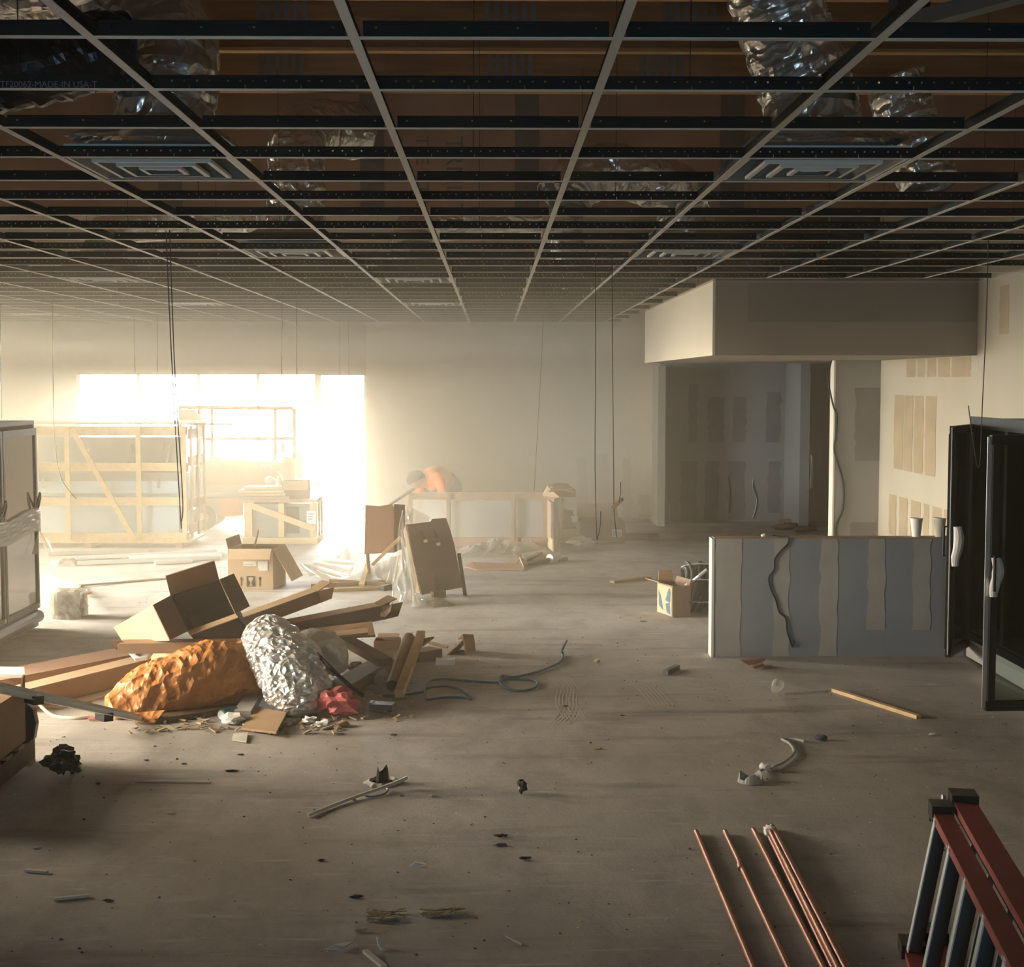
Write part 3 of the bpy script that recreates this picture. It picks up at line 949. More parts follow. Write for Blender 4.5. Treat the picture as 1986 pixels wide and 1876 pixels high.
def sleeve(c, wdt, hgt, label, seed):
    rnd = random.Random(seed)
    mb = MB()
    rings = []
    for i in range(9):
        f = i / 8
        r = wdt * (0.55 + 0.45 * math.sin(f * 2.4 + 0.3)) * (1 - 0.25 * f)
        rings.append([c + Vector((math.cos(a) * r * (1 + rnd.uniform(-.12, .12)) + 0.012 * math.sin(f * 5), math.sin(a) * r * 0.8, -f * hgt)) for a in [2 * math.pi * k / 10 for k in range(10)]])
    vs = [p for r in rings for p in r]
    fs = [(i * 10 + k, i * 10 + (k + 1) % 10, (i + 1) * 10 + (k + 1) % 10, (i + 1) * 10 + k) for i in range(8) for k in range(10)]
    fs.append(tuple(range(80, 90)))
    mb.add(vs, fs)
    return mb.thing('paper_sleeve', M['white'], label, 'sleeve')
sleeve(V(1932, 1082, 8.27), 0.038, 0.225, 'white crumpled paper sleeve hanging from the nearer cooler door handle', 5)
sleeve(V(1857, 1022, 9.88), 0.040, 0.27, 'white crumpled paper sleeve hanging from the far cooler door, by the half wall', 6)

# ---- glass display cabinet at the left edge
XG = -3.66
yg1 = 11.80
yg0 = 10.15
zg = 1.68
t = thing('display_cabinet', 'tall glass-door display cabinet wrapped in film at the left edge', 'cabinet', (XG - 0.4, 11.0, 0))
MB().box(XG - 0.75, XG - 0.06, yg0, yg1, 0.16, 0.2).part('deck', M['cabframe'], t)
MB().box(XG - 0.75, XG - 0.02, yg0, yg1, 0.02, 0.155).part('base', M['cabframe'], t)
MB().tube([(XG - 0.02, yg0, 0.10), (XG - 0.02, yg1 - 0.005, 0.10)], 0.05, 10).part('bumper', M['greysteel'], t)
MB().box(XG - 0.75, XG - 0.02, yg0, yg1, zg - 0.03, zg).part('top_panel', M['cabframe'], t)
MB().box(XG - 0.75, XG - 0.72, yg0, yg1, 0.2, zg - 0.03).part('back_panel', mat('cabinet_back', (0.40, 0.38, 0.33), 0.6), t)
MB().box(XG - 0.71, XG - 0.02, yg1 - 0.03, yg1, 0.2, zg - 0.03).part('side_panel', mat('cabinet_side', (0.55, 0.52, 0.45), 0.5), t)
yk = [yg1, yg1 - 0.82, yg0]
for k in range(2):
    y1, y0 = yk[k] - 0.01, yk[k + 1] + 0.01
    m = MB()
    m.box(XG - 0.03, XG, y0, y0 + 0.035, 0.17, zg - 0.06).box(XG - 0.03, XG, y1 - 0.035, y1, 0.17, zg - 0.06)
    m.box(XG - 0.03, XG, y0 + 0.035, y1 - 0.035, 0.17, 0.215).box(XG - 0.03, XG, y0 + 0.035, y1 - 0.035, zg - 0.115, zg - 0.06)
    d = m.part('door', M['cabframe'], t)
    MB().box(XG - 0.018, XG - 0.012, y0 + 0.036, y1 - 0.036, 0.216, zg - 0.116).part('pane', M['cabglass'], d)
    yy = y1 - 0.06
    m = MB().tube([(XG + 0.003, yy - 0.06, 0.98), (XG + 0.03, yy - 0.02, 1.06), (XG + 0.035, yy, 1.10), (XG + 0.03, yy + 0.02, 1.06), (XG + 0.003, yy + 0.05, 0.98)], 0.010, 6)
    m.part('handle', M['blackplastic'], d)
    MB().box(XG, XG + 0.006, y1 - 0.05, y1 - 0.015, 0.18, 0.21).part('label', M['white'], d)
def band(u, v):
    y = yg0 + (yg1 + 0.01 - yg0) * u
    z = 0.78 + 0.18 * v + 0.02 * math.sin(u * 9)
    return Vector((XG + 0.012 + 0.006 * noise.noise(Vector((u * 14, v * 30, 0))), y, z))
t2 = thing('film_wrap', 'band of clear stretch film around the display cabinet', 'film', (XG + 0.01, 10.2, 0.78))
MB().grid(band, 40, 14).part('band', M['haze_film'], t2)
MB().sheet([(XG - 0.3, yg1 + 0.012, 0.78), (XG + 0.012, yg1 + 0.012, 0.78), (XG + 0.012, yg1 + 0.012, 0.96), (XG - 0.3, yg1 + 0.012, 0.96)], 0.004).part('band', M['haze_film'], t2)
for dx, dz in ((0.10, 0.55), (0.05, 0.42)):
    p = Vector((XG + 0.014, yg1 - 0.05, 0.80))
    MB().add([p, p + Vector((0.0, -0.20, -0.17)), p + Vector((0.02, -0.12, -0.18))], [(0, 1, 2)]).part('tail', M['haze_film'], t2)
    MB().add([p, p + Vector((dx, 0.05, -0.2)), p + Vector((dx - 0.03, 0.05, -0.1))], [(0, 1, 2)]).part('tail', M['haze_film'], t2)

# ---- large wooden crate with a pale blue display case
YC = 17.5
def crate_board(m, a, b, wd, Y, mt, par, name='slat', th=0.022):
    pa, pb = V(a[0], a[1], Y), V(b[0], b[1], Y)
    MB().bar(pa, pb, th, wd).part(name, M[mt], par)
xl = V(60, 900, YC).x - 0.55
xr = V(364, 900, YC).x
zt = V(200, 823, YC).z
t = thing('wooden_crate', 'large pine slat crate with diagonal brace holding a pale blue case', 'crate', ((xl + xr) / 2, YC + 0.4, 0))
def zz(py):
    return V(200, py, YC).z
for p0, p1 in ((827, 845), (898, 914), (965, 981), (1034, 1052)):
    MB().box(xl, xr, YC, YC + 0.022, zz(p1), zz(p0)).part('slat', M['pine'], t)
for px in (70, 131, 269, 357):
    x = V(px, 900, YC).x
    MB().box(x - 0.028, x + 0.028, YC - 0.022, YC - 0.0005, zz(1046), zz(829)).part('post', M['pine'], t)
a, b = V(141, 832, YC), V(262, 1047, YC)
MB().bar(a + Vector((0, -0.036, 0)), b + Vector((0, -0.036, 0)), 0.02, 0.06).part('brace', M['pine'], t)
MB().box(xl, xr + 0.02, YC - 0.02, YC + 0.9, 0.075, zz(1053)).part('base_board', M['pine'], t)
for x in (xl + 0.1, (xl + xr) / 2, xr - 0.12):
    MB().box(x - 0.04, x + 0.04, YC, YC + 0.88, 0.0, 0.074).part('skid', M['pinered'], t)
MB().box(xl, xr + 0.03, YC - 0.03, YC + 0.92, zt, zt + 0.02).part('lid', M['pine'], t)
for z0, z1 in ((0.16, 0.27), (0.46, 0.57), (0.98, 1.09), (1.30, 1.42)):
    MB().box(xr, xr + 0.022, YC + 0.025, YC + 0.88, z0, z1).part('side_slat', M['pinered'], t)
for y in (YC + 0.05, YC + 0.45, YC + 0.84):
    MB().box(xr + 0.0225, xr + 0.044, y - 0.035, y + 0.035, 0.12, 1.46).part('side_post', M['pinered'], t)
for px in (372, 376, 381):
    p = W(px, 950, xr)
    MB().box(xr + 0.001, xr + 0.02, YC + 0.12 + (px - 372) * 0.06, YC + 0.2 + (px - 372) * 0.06, 0.60, 0.95).part('wrap_strip', M['white'], t)
# the case inside
c = thing('display_case', 'pale blue wrapped display case inside the large slat crate', 'display case', ((xl + xr) / 2, YC + 0.4, 0.13))
x1 = V(345, 900, YC + 0.08).x
MB().box(xl + 0.05, x1, YC + 0.08, YC + 0.78, 0.135, 0.86).part('body', M['bluepanel'], c)
MB().box(xl + 0.05, x1, YC + 0.066, YC + 0.079, zz(963), zz(958)).part('joint_line', M['greysteel'], c)
MB().box(xl + 0.05, x1, YC + 0.074, YC + 0.079, zz(934), zz(917)).part('dark_rail', M['greypanel'], c)
for px in (80, 196, 304):
    x = V(px, 900, YC).x
    MB().box(x - 0.012, x + 0.012, YC + 0.058, YC + 0.073, zz(948), zz(930)).part('bracket', M['greysteel'], c)
MB().box(xl + 0.08, V(340, 860, YC).x, YC + 0.35, YC + 0.75, 0.865, zz(850)).part('canopy', M['greypanel'], c)
for px in (88, 236, 250, 300, 312):
    x = V(px, 870, YC).x
    MB().bar((x - 0.03, YC + 0.33, 0.90), (x + 0.04, YC + 0.33, 1.22), 0.008, 0.03).part('film_fold', M['film'], c)
MB().bar(V(360, 822, YC + 0.25), V(452, 823, YC + 0.25), 0.05, 0.02).thing('metal_pole', M['liftgrey'], 'thin pole sticking out to the right from the large crate lid', 'pole')

# ---- scissor lift
YL = 19.55
def L(px, py, dy=0.0):
    return V(px, py, YL + dy)
t = thing('scissor_lift', 'orange scissor lift with railed platform behind the large crate', 'lift', (L(460, 1000).x, YL + 0.4, 0))
lx0, lx1 = L(372, 900).x, L(572, 900).x
dz = L(470, 941).z
MB().box(lx0 - 0.25, lx1, YL, YL + 0.75, dz, dz + 0.06).part('platform', M['orange'], t)
toe = [L(372, 940), L(572, 940), L(572, 888), L(548, 885), L(549, 896), L(470, 893), L(458, 890), L(372, 894)]
MB().sheet(toe, 0.02).part('toe_board', M['orange'], t)
MB().sheet([p + Vector((0, 0.74, 0)) for p in toe], 0.02).part('toe_board', M['orange'], t)
sg = MB()
MB().box(L(505, 906).x, L(527, 906).x, YL - 0.016, YL - 0.011, L(505, 912).z, L(505, 899).z).part('sign_plate', M['greysteel'], t)
for k in range(3):
    z = dz - 0.055 - k * 0.075
    s = 1 if k % 2 else -1
    MB().bar((lx0 - 0.15, YL + 0.1, z - 0.025 * s), (lx1 - 0.15, YL + 0.1, z + 0.025 * s), 0.05, 0.085).part('scissor_arm', M['liftgrey'], t)
    MB().bar((lx0 - 0.15, YL + 0.65, z + 0.025 * s), (lx1 - 0.15, YL + 0.65, z - 0.025 * s), 0.05, 0.085).part('scissor_arm', M['liftgrey'], t)
MB().box(L(378, 980).x, L(470, 980).x, YL + 0.03, YL + 0.72, 0.20, L(470, 966).z).part('chassis', M['liftgrey'], t)
MB().sheet([L(420, 968, 0.02), L(468, 965, 0.02), L(468, 1000, 0.02), L(432, 1003, 0.02)], 0.02).part('chassis_cover', M['orange'], t)
for px in (395, 545):
    c = L(px, 1000, 0.0)
    for dy in (-0.02, 0.66):
        wl = MB().lathe((c.x, YL + dy, 0.17), [(0.0, 0), (0.10, 0), (0.17, 0.01), (0.17, 0.11), (0.10, 0.12), (0, 0.12)], 20, (0, 1, 0)).part('wheel', M['rubber'], t)
        MB().lathe((c.x, YL + dy - 0.006, 0.17), [(0.0, 0), (0.07, 0), (0.07, 0.005)], 14, (0, 1, 0)).part('hub', M['orange'], wl)
for dy in (0.0, 0.74):
    for pts in (((348, 790), (566, 792)), ((385, 852), (568, 851))):
        MB().tube([L(pts[0][0], pts[0][1], dy), L(pts[1][0], pts[1][1], dy)], 0.024, 8).part('rail', M['orange'], t)
    for px, top in ((386, 790), (411, 790), (534, 791)):
        MB().tube([L(px, 892, dy), L(px, top + 4, dy)], 0.023, 8).part('rail_post', M['orange'], t)
    MB().tube(catmull([L(571, 890, dy), L(571, 805, dy), L(569, 796, dy), L(562, 791, dy)], 4), 0.024, 8).part('rail_post', M['orange'], t)
    MB().tube([L(350, 892, dy), L(349, 790, dy)], 0.024, 8).part('rail_post', M['orange'], t)
for px, py in ((571, 800), (571, 851), (349, 791)):
    MB().tube([L(px, py, 0.0), L(px, py, 0.74)], 0.017, 8).part('end_rail', M['orange'], t)
MB().prism([L(352, 795, -0.05), L(376, 795, -0.05), L(398, 816, -0.05), L(396, 829, -0.05), L(352, 822, -0.05)], (0, 0.14, 0)).part('control_box', M['orange'], t)
def coil(a, b, r, n):
    P = []
    for i in range(n * 8 + 1):
        f = i / (n * 8)
        p = a.lerp(b, f)
        an = 2 * math.pi * i / 8
        P.append(p + Vector((math.cos(an) * r, math.sin(an) * r, 0)))
    return P
MB().tube(coil(L(388, 862, 0.1), L(388, 892, 0.1), 0.02, 7), 0.005, 4).part('coiled_cord', M['rubber'], t)
MB().tube(coil(L(404, 862, 0.1), L(404, 892, 0.1), 0.02, 7), 0.005, 4).part('coiled_cord', M['rubber'], t)
MB().prism([L(544, 877, -0.02), L(553, 877, -0.02), L(553, 863, -0.02), L(549, 856, -0.02), L(544, 865, -0.02)], (0, 0.01, 0)).part('tag', M['liftgrey'], t)
MB().prism([L(418, 889, 0.1), L(430, 886, 0.1), L(420, 892, 0.1)], (0, 0.05, 0)).part('cable_stub', M['rubber'], t)

# ---- small crate with a boxed appliance
Y2 = 17.85
def S(px, py, dy=0.0):
    return V(px, py, Y2 + dy)
t = thing('wooden_crate', 'small wooden crate with diagonal brace and paper label, boxes on top', 'crate', (S(545, 1050).x, Y2 + 0.25, 0))
x0, x1 = S(470, 1000).x, S(615, 1000).x
MB().box(x0, x1, Y2 + 0.02, Y2 + 0.6, 0.0, S(500, 1044).z).part('base', M['pine'], t)
MB().box(x0 + 0.05, x1, Y2 - 0.012, Y2 + 0.012, S(500, 1053).z, S(500, 1043).z).part('rail', M['pine'], t)
MB().box(x0, x1, Y2, Y2 + 0.6, S(500, 975).z, S(500, 969).z).part('lid', M['pinered'], t)
for a, b in ((474, 489), (540, 551), (601, 615)):
    MB().box(S(a, 1000).x, S(b, 1000).x, Y2 - 0.012, Y2 + 0.012, S(500, 1042).z, S(500, 976).z).part('post', M['pine'], t)
MB().bar(S(480, 978, -0.024), S(611, 1027, -0.024), 0.02, 0.072).part('brace', M['pine'], t)
MB().box(S(595, 1000).x, S(613, 1000).x, Y2 - 0.018, Y2 - 0.013, S(500, 1017).z, S(500, 991).z).part('paper_label', M['white'], t)
for k in range(3):
    MB().box(S(598, 1000).x, S(608 - k, 1000).x, Y2 - 0.0195, Y2 - 0.018, S(500, 998 + k * 5).z, S(500, 996 + k * 5).z).part('print', M['greyink'], t)
for y in (Y2 + 0.3, Y2 + 0.57):
    MB().box(x0, x0 + 0.02, y - 0.04, y + 0.03, 0.08, S(500, 976).z).part('side_post', M['pinered'], t)
    MB().box(x1 - 0.02, x1, y - 0.04, y + 0.03, 0.08, S(500, 976).z).part('side_post', M['pinered'], t)
c = thing('boxed_unit', 'grey-green glass-fronted unit inside the small crate', 'appliance', (S(545, 1000).x, Y2 + 0.25, 0.09))
MB().box(S(487, 1000).x, S(602, 1000).x, Y2 + 0.03, Y2 + 0.52, 0.085, S(500, 978).z).part('body', M['greypanel'], c)
MB().box(S(554, 1000).x, S(580, 1000).x, Y2 + 0.022, Y2 + 0.03, S(500, 1035).z, S(500, 983).z).part('front_pane', M['inside'], c)
MB().bar(S(556, 1034, 0.018), S(572, 1010, 0.018), 0.004, 0.01).part('streak', M['film'], c)
# flat boards stacked on the small crate
ztop = S(500, 969).z
for k, (a, b, mt) in enumerate(((462, 560, 'pinered'), (466, 552, 'cardlight'), (460, 548, 'pine'), (470, 545, 'cardlight'))):
    MB().box(S(a, 960).x, S(b, 960).x, Y2 + 0.05 + 0.02 * k, Y2 + 0.5, ztop + 0.002 + 0.037 * k, ztop + 0.031 + 0.037 * k).thing(
        'flat_board', M[mt], ('lowest', 'second', 'third', 'topmost')[k] + ' flat board of the pile on the small crate', 'board', 'boards on the small crate')
def open_carton(name, label, corner, ux, uy, w_, d_, h_, mt, flaps, group=None, t_=0.006, uz=(0, 0, 1)):
    """carton from its corner with axes; flaps: list of (side, length, angle-from-vertical outward)"""
    c0, ux, uy, uz = Vector(corner), Vector(ux).normalized(), Vector(uy).normalized(), Vector(uz).normalized()
    cen = c0 + ux * w_ / 2 + uy * d_ / 2
    low = min((c0 + ux * w_ * i + uy * d_ * j + uz * h_ * k).z for i in (0, 1) for j in (0, 1) for k in (0, 1))
    tt = thing(name, label, 'box', (cen.x, cen.y, max(low, 0)), group)
    P = [c0, c0 + ux * w_, c0 + ux * w_ + uy * d_, c0 + uy * d_]
    m = MB()
    m.sheet([p + uz * t_ for p in P], t_)
    for i in range(4):
        j = (i + 1) % 4
        m.sheet([P[i], P[j], P[j] + uz * h_, P[i] + uz * h_], t_)
    m.part('body', M[mt], tt)
    for side, ln, ang, fm in flaps:
        i = side
        j = (i + 1) % 4
        e = (P[j] - P[i]).normalized()
        out = e.cross(uz)
        d = uz * math.cos(ang) + out * math.sin(ang)
        A, B = P[i] + uz * (h_ + 0.002), P[j] + uz * (h_ + 0.002)
        ins = 0.01
        MB().sheet([A + e * ins, B - e * ins, B - e * ins * 1.5 + d * ln, A + e * ins * 1.5 + d * ln], t_ * 0.8).part('flap', M[fm or mt], tt)
    return tt
b0 = S(548, 966, 0.12)
open_carton('cardboard_box', 'torn open cardboard box sitting on the small crate', (b0.x, b0.y, ztop + 0.002), (1, 0.12, 0), (-0.1, 1, 0), 0.33, 0.28, 0.21, 'carddark', [(0, 0.14, 2.4, 'cardlight'), (1, 0.16, 2.1, 'card'), (3, 0.13, 0.5, 'cardlight')])
def crumple(name, c, r, mt, label, cat, seed, squash=0.7, group=None, sub=2, amp=0.35, freq=None, stretch=(1, 1)):
    bm = bmesh.new()
    bmesh.ops.create_icosphere(bm, subdivisions=sub, radius=1)
    f = freq or 1.6
    c = Vector(c)
    mb = MB()
    vs = []
    for v in bm.verts:
        k = 1 + amp * noise.noise(v.co * f + Vector((seed * 3.1, seed, 0))) * 1.6 + amp * 0.5 * abs(noise.noise(v.co * f * 3 + Vector((seed, 0, seed)))) - 0.1
        q = Vector((v.co.x * stretch[0], v.co.y * stretch[1], v.co.z * squash)) * r * k
        vs.append(q)
    lo = min(q.z for q in vs)
    mb.add([q - Vector((0, 0, lo)) + c for q in vs], [tuple(v.index for v in fa.verts) for fa in bm.faces])
    bm.free()
    return mb.thing(name, M[mt], label, cat, group)
p = S(524, 945, 0.3)
crumple('crumpled_paper', (p.x, p.y, ztop + 0.152), 0.08, 'foam', 'crumpled pale wrap beside the torn box on the small crate', 'paper', 3)
p = S(538, 960, 0.02)
MB().lathe((p.x, p.y + 0.07, ztop + 0.15), [(0, 0), (0.03, 0), (0.03, 0.07), (0.012, 0.10), (0.012, 0.13), (0, 0.13)], 12).thing('plastic_bottle', M['foam'], 'small pale bottle on the boards of the small crate', 'bottle')

# ---- low open wooden frame crate in front of the worker
Y3 = 17.5
def R(px, py, dy=0.0):
    return V(px, py, Y3 + dy)
t = thing('frame_crate', 'long low open pine frame crate with milky film in front of the worker', 'crate', (R(930, 1060).x, Y3, 0))
x0, x1 = R(793, 1000).x, R(1062, 1000).x
MB().box(x0, x1, Y3, Y3 + 0.04, R(900, 969).z, R(900, 956).z).part('top_rail', M['pinered'], t)  # darker pine colour in place of the backlit shade on this crate
MB().box(x0 + 0.12, x1, Y3, Y3 + 0.04, 0.01, R(900, 1043).z).part('bottom_rail', M['cardred'], t)
for a, b in ((793, 801), (866, 874), (992, 1003), (1053, 1063)):
    MB().box(R(a, 1000).x, R(b, 1000).x, Y3 - 0.024, Y3 - 0.001, 0.02, R(900, 957).z).part('post', M['pinered'], t)
for px in (872, 997):
    x = R(px, 1000).x
    MB().box(x - 0.006, x + 0.006, Y3 - 0.03, Y3 - 0.0245, 0.03, R(900, 957).z).part('strap', M['greypanel'], t)
MB().sheet([(x0 + 0.05, Y3 + 0.045, 0.1), (x1, Y3 + 0.045, 0.1), (x1, Y3 + 0.045, 0.66), (x0 + 0.05, Y3 + 0.045, 0.66)], 0.002).part('film', M['milky'], t)
ye = 16.75
pe = V(1078, 1000, ye)
MB().box(pe.x - 0.02, pe.x + 0.02, ye - 0.02, ye + 0.02, 0.0, 0.70).part('end_post', M['wooddark'], t)
for z in (0.02, 0.60):
    MB().bar((x1, Y3 + 0.02, z + 0.03), (pe.x, ye, z + 0.03), 0.03, 0.06).part('end_rail', M['pinered'], t)
MB().bar((x1 + 0.01, Y3 - 0.3, 0.10), (pe.x - 0.02, ye + 0.06, 0.10), 0.03, 0.14).part('foot_block', M['pine'], t)
MB().bar((x1 + 0.005, Y3 - 0.02, 0.35), (pe.x - 0.04, ye + 0.25, 0.35), 0.02, 0.46).part('end_board', M['cardlight'], t)
# torn cardboard on the end of the frame
tp = [V(1053, 958, 17.0), V(1062, 940, 17.0), V(1080, 937, 17.1), V(1100, 938, 17.1), V(1116, 950, 16.9), V(1116, 959, 16.8), V(1085, 960, 16.7), V(1060, 965, 16.8)]
MB().prism(tp, (0.0, -0.12, -0.02)).thing('torn_cardboard', M['card'], 'torn cardboard cap draped over the right end of the frame crate', 'cardboard')
for k, (a, b) in enumerate((((1064, 953), (1110, 947)), ((1070, 945), (1112, 955)))):
    MB().bar(V(a[0], a[1], 16.6), V(b[0], b[1], 16.65), 0.05, 0.018).thing('cardboard_strip', M['card'], ('lower', 'upper')[k] + ' strip of torn cardboard on the frame crate end cap', 'cardboard', 'cardboard strips on the frame crate')
MB().bar(V(1083, 1080, 16.5), V(1091, 966, 16.5), 0.03, 0.025, (0, 1, 0)).thing('dark_stick', M['wooddark'], 'dark stick leaning against the right end of the frame crate', 'stick')
# leaning pale pole at the left end
MB().bar(V(752, 981, 16.6), V(803, 948, 17.2), 0.03, 0.03).thing('pale_pole', M['alu'], 'pale pole leaning over the left end of the frame crate', 'pole')

# ---- person in orange bending behind the frame crate
YP = 18.55
def Pp(px, py, dy=0.0):
    return V(px, py, YP + dy)
hipc = Pp(868, 938, 0.24)
foot = Pp(866, 1000).x
t = thing('person', 'person in an orange shirt and dark cap bending over behind the frame crate', 'person', (foot, YP, 0))
ch = Pp(833, 930, -0.02)
mid = Pp(851, 926, 0.13)
nk = Pp(819, 932, -0.08)
hd = Pp(811, 930, -0.12)
pts = [hipc, mid, ch, nk]
# body: torso, neck, arms and legs as tapered limbs fused into one skin
acr = (ch - hipc).cross(Zv).normalized()
def fused(name, limbs, m, parent, voxel=0.014):
    mb = MB()
    for path, rr in limbs:
        P = catmull(path, 5)
        Q = catmull([Vector((r, 0, 0)) for r in rr], 5)
        mb.tube(P, [q.x for q in Q], 14)
        mb.lathe(P[0], [(0, -rr[0] * .5), (rr[0] * .8, -rr[0] * .3), (rr[0], 0.001)], 14, P[1] - P[0])
        mb.lathe(P[-1], [(rr[-1], -0.001), (rr[-1] * .8, rr[-1] * .3), (0, rr[-1] * .5)], 14, P[-1] - P[-2])
    o = mb.part(name, m, parent, smooth=True)
    r = o.modifiers.new('fuse', 'REMESH')
    r.mode = 'VOXEL'
    r.voxel_size = voxel
    r.use_smooth_shade = True
    sm = o.modifiers.new('smooth', 'SMOOTH')
    sm.factor, sm.iterations = 0.5, 6
    return o
limbs = [([hipc, mid, ch, ch.lerp(nk, 0.5)], [0.12, 0.115, 0.12, 0.07]), ([ch, nk, hd], [0.07, 0.055, 0.05])]
sleeves, legs_, hands = [], [], []
for s in (-1, 1):
    sh = ch + acr * s * 0.18
    el = sh + acr * s * 0.04 + Vector((0.03, 0.02, -0.27))
    wr = el - acr * s * 0.05 + Vector((-0.08, -0.08, -0.20))
    dr = (wr - el).normalized()
    hands.append((wr, dr))
    limbs.append(([ch + acr * s * 0.08, sh, el, wr, wr + dr * 0.07], [0.075, 0.055, 0.042, 0.028, 0.038]))
    sleeves.append(([ch + acr * s * 0.05, sh, sh.lerp(el, 0.5), sh.lerp(el, 0.9)], [0.10, 0.078, 0.066, 0.060]))
    hj = hipc + acr * s * 0.09 + Vector((0, 0, -0.05))
    kn = Vector((hipc.x - 0.14 + s * 0.10, YP + 0.06 + s * 0.03, 0.42))
    an = Vector((hipc.x + s * 0.13, YP + 0.26 + s * 0.03, 0.09))
    limbs.append(([hipc, hj, kn, an, an + Vector((-0.17, 0, -0.045))], [0.11, 0.095, 0.058, 0.042, 0.035]))
    legs_.append(([hipc, hj, hj.lerp(kn, 0.5), kn, an + Vector((0, 0, 0.02))], [0.13, 0.12, 0.10, 0.078, 0.060]))
bo = fused('body', limbs, M['skin'], t)
for wr, dr in hands:
    for k, (off, ln) in enumerate(((-0.030, 0.065), (-0.010, 0.075), (0.010, 0.070), (0.030, 0.055))):
        a = wr + dr * 0.06 + Vector((0, off, 0))
        MB().tube([a, a + dr * ln * 0.5, a + dr * ln + Vector((-0.012, 0, 0))], [0.009, 0.009, 0.007], 6).part('finger', M['skin'], bo)
    a = wr + dr * 0.03 + Vector((-0.03, 0, 0))
    MB().tube([a, a + dr * 0.03 + Vector((-0.02, 0, 0)), a + dr * 0.06 + Vector((-0.02, 0, 0))], [0.011, 0.010, 0.008], 6).part('thumb', M['skin'], bo)
# head with face towards the floor
fd = Vector((-0.55, 0, -0.83)).normalized()
upd = Vector((-0.83, 0, 0.55)).normalized()
hc = hd + Vector((-0.03, 0, 0.0))
def headfn(u, v):
    a, b = 2 * math.pi * u, math.pi * v
    x, y, z = math.sin(b) * math.cos(a), math.sin(b) * math.sin(a), math.cos(b)
    r = 0.098 * (1 + 0.1 * max(0, x) * (1 if z < 0 else 0.4))
    return hc + fd * x * r * 1.02 + Vector((0, 1, 0)) * y * r * 0.82 + upd * z * r * 1.22
hm = MB().grid(headfn, 20, 14)
ho_ = hm.part('head', M['skin'], t, smooth=True)
MB().bar(hc + fd * 0.095 + upd * 0.02, hc + fd * 0.115 - upd * 0.02, 0.025, 0.03).part('nose', M['skin'], ho_)
for s in (-1, 1):
    MB().lathe(hc + fd * 0.088 + Vector((0, s * 0.033, 0)) + upd * 0.018, [(0, 0.006), (0.010, 0.004), (0.012, 0)], 8, fd).part('eye', M['ink'], ho_)
    MB().lathe(hc + Vector((0, s * 0.079, 0)) - upd * 0.005, [(0, 0.012), (0.022, 0.010), (0.03, 0)], 10, (0, s, 0)).part('ear', M['skin'], ho_)
MB().bar(hc + fd * 0.092 - upd * 0.05 - Vector((0, .02, 0)), hc + fd * 0.092 - upd * 0.05 + Vector((0, .02, 0)), 0.012, 0.008).part('mouth', M['pink'], ho_)
def capfn(u, v):
    a, b = 2 * math.pi * u, math.pi * 0.56 * v
    x, y, z = math.sin(b) * math.cos(a), math.sin(b) * math.sin(a), math.cos(b)
    k = upd * 0.86 - fd * 0.5
    k.normalize()
    e1 = Vector((0, 1, 0)); e2 = k.cross(e1)
    r = 0.113
    return hc + k * z * r * 1.05 + e1 * y * r * 0.9 + e2 * x * r * 1.08
MB().grid(capfn, 20, 10).part('cap', M['hair'], t, smooth=True)
# clothing over the same limbs
fused('shirt', [([hipc.lerp(mid, 0.45), mid, ch, ch.lerp(nk, 0.45)], [0.145, 0.15, 0.148, 0.09])] + sleeves, M['vest'], t)
fused('trousers', [([hipc.lerp(mid, 0.35), hipc, hipc + Vector((0.02, 0.03, -0.08))], [0.14, 0.15, 0.13])] + legs_, M['pants'], t)
for s in (-1, 1):
    an = Vector((hipc.x + s * 0.13, YP + 0.26 + s * 0.03, 0.0))
    m = MB()
    m.grid(lambda u, v: an + Vector((0.07 - 0.29 * v, 0.045 * math.cos(2 * math.pi * u) * (1 - 0.3 * abs(v - 0.5)), max(0.0, (0.065 - 0.035 * v) + (0.07 - 0.03 * v) * math.sin(2 * math.pi * u)))), 12, 8)
    m.part('shoe', M['hair'], t)
# ================================================================ MIDDLE GROUND
def panel_thing(name, pts, mt, label, cat, group=None, t_=0.008):
    return MB().sheet(pts, t_).thing(name, M[mt], label, cat, group)
# open carton with printed arrows and a fragile glass mark
yb_ = 13.96
c0 = G(443, 1144)
wx = V(529.5, 1144, c0.y).x - c0.x
t = open_carton('cardboard_box', 'open cardboard box with black arrows and a glass symbol on the front', (c0.x, c0.y, 0.002), (1, 0.0, 0), (0.12, 1, 0), wx, 0.46, V(480, 1066, c0.y).z,
                'cardlight', [(0, 0.13, 2.35, 'cardlight'), (1, 0.36, 2.62, 'cardlight'), (3, 0.10, 0.25, 'carddark')], t_=0.008)
yf = c0.y - 0.006
def fx(px):
    return V(px, 1100, yf).x
def fz(py):
    return V(480, py, yf).z
for a in (467.5, 503.5):
    MB().prism([(fx(a - 1), yf, fz(1137)), (fx(a + 1), yf, fz(1137)), (fx(a + 1), yf, fz(1124)), (fx(a + 3), yf, fz(1124)), (fx(a), yf, fz(1118)), (fx(a - 3), yf, fz(1124)), (fx(a - 1), yf, fz(1124))], (0, -0.001, 0)).part('arrow_print', M['ink'], t)
MB().box(fx(478), fx(494), yf - 0.001, yf, fz(1138), fz(1117.5)).part('glass_print', M['ink'], t)
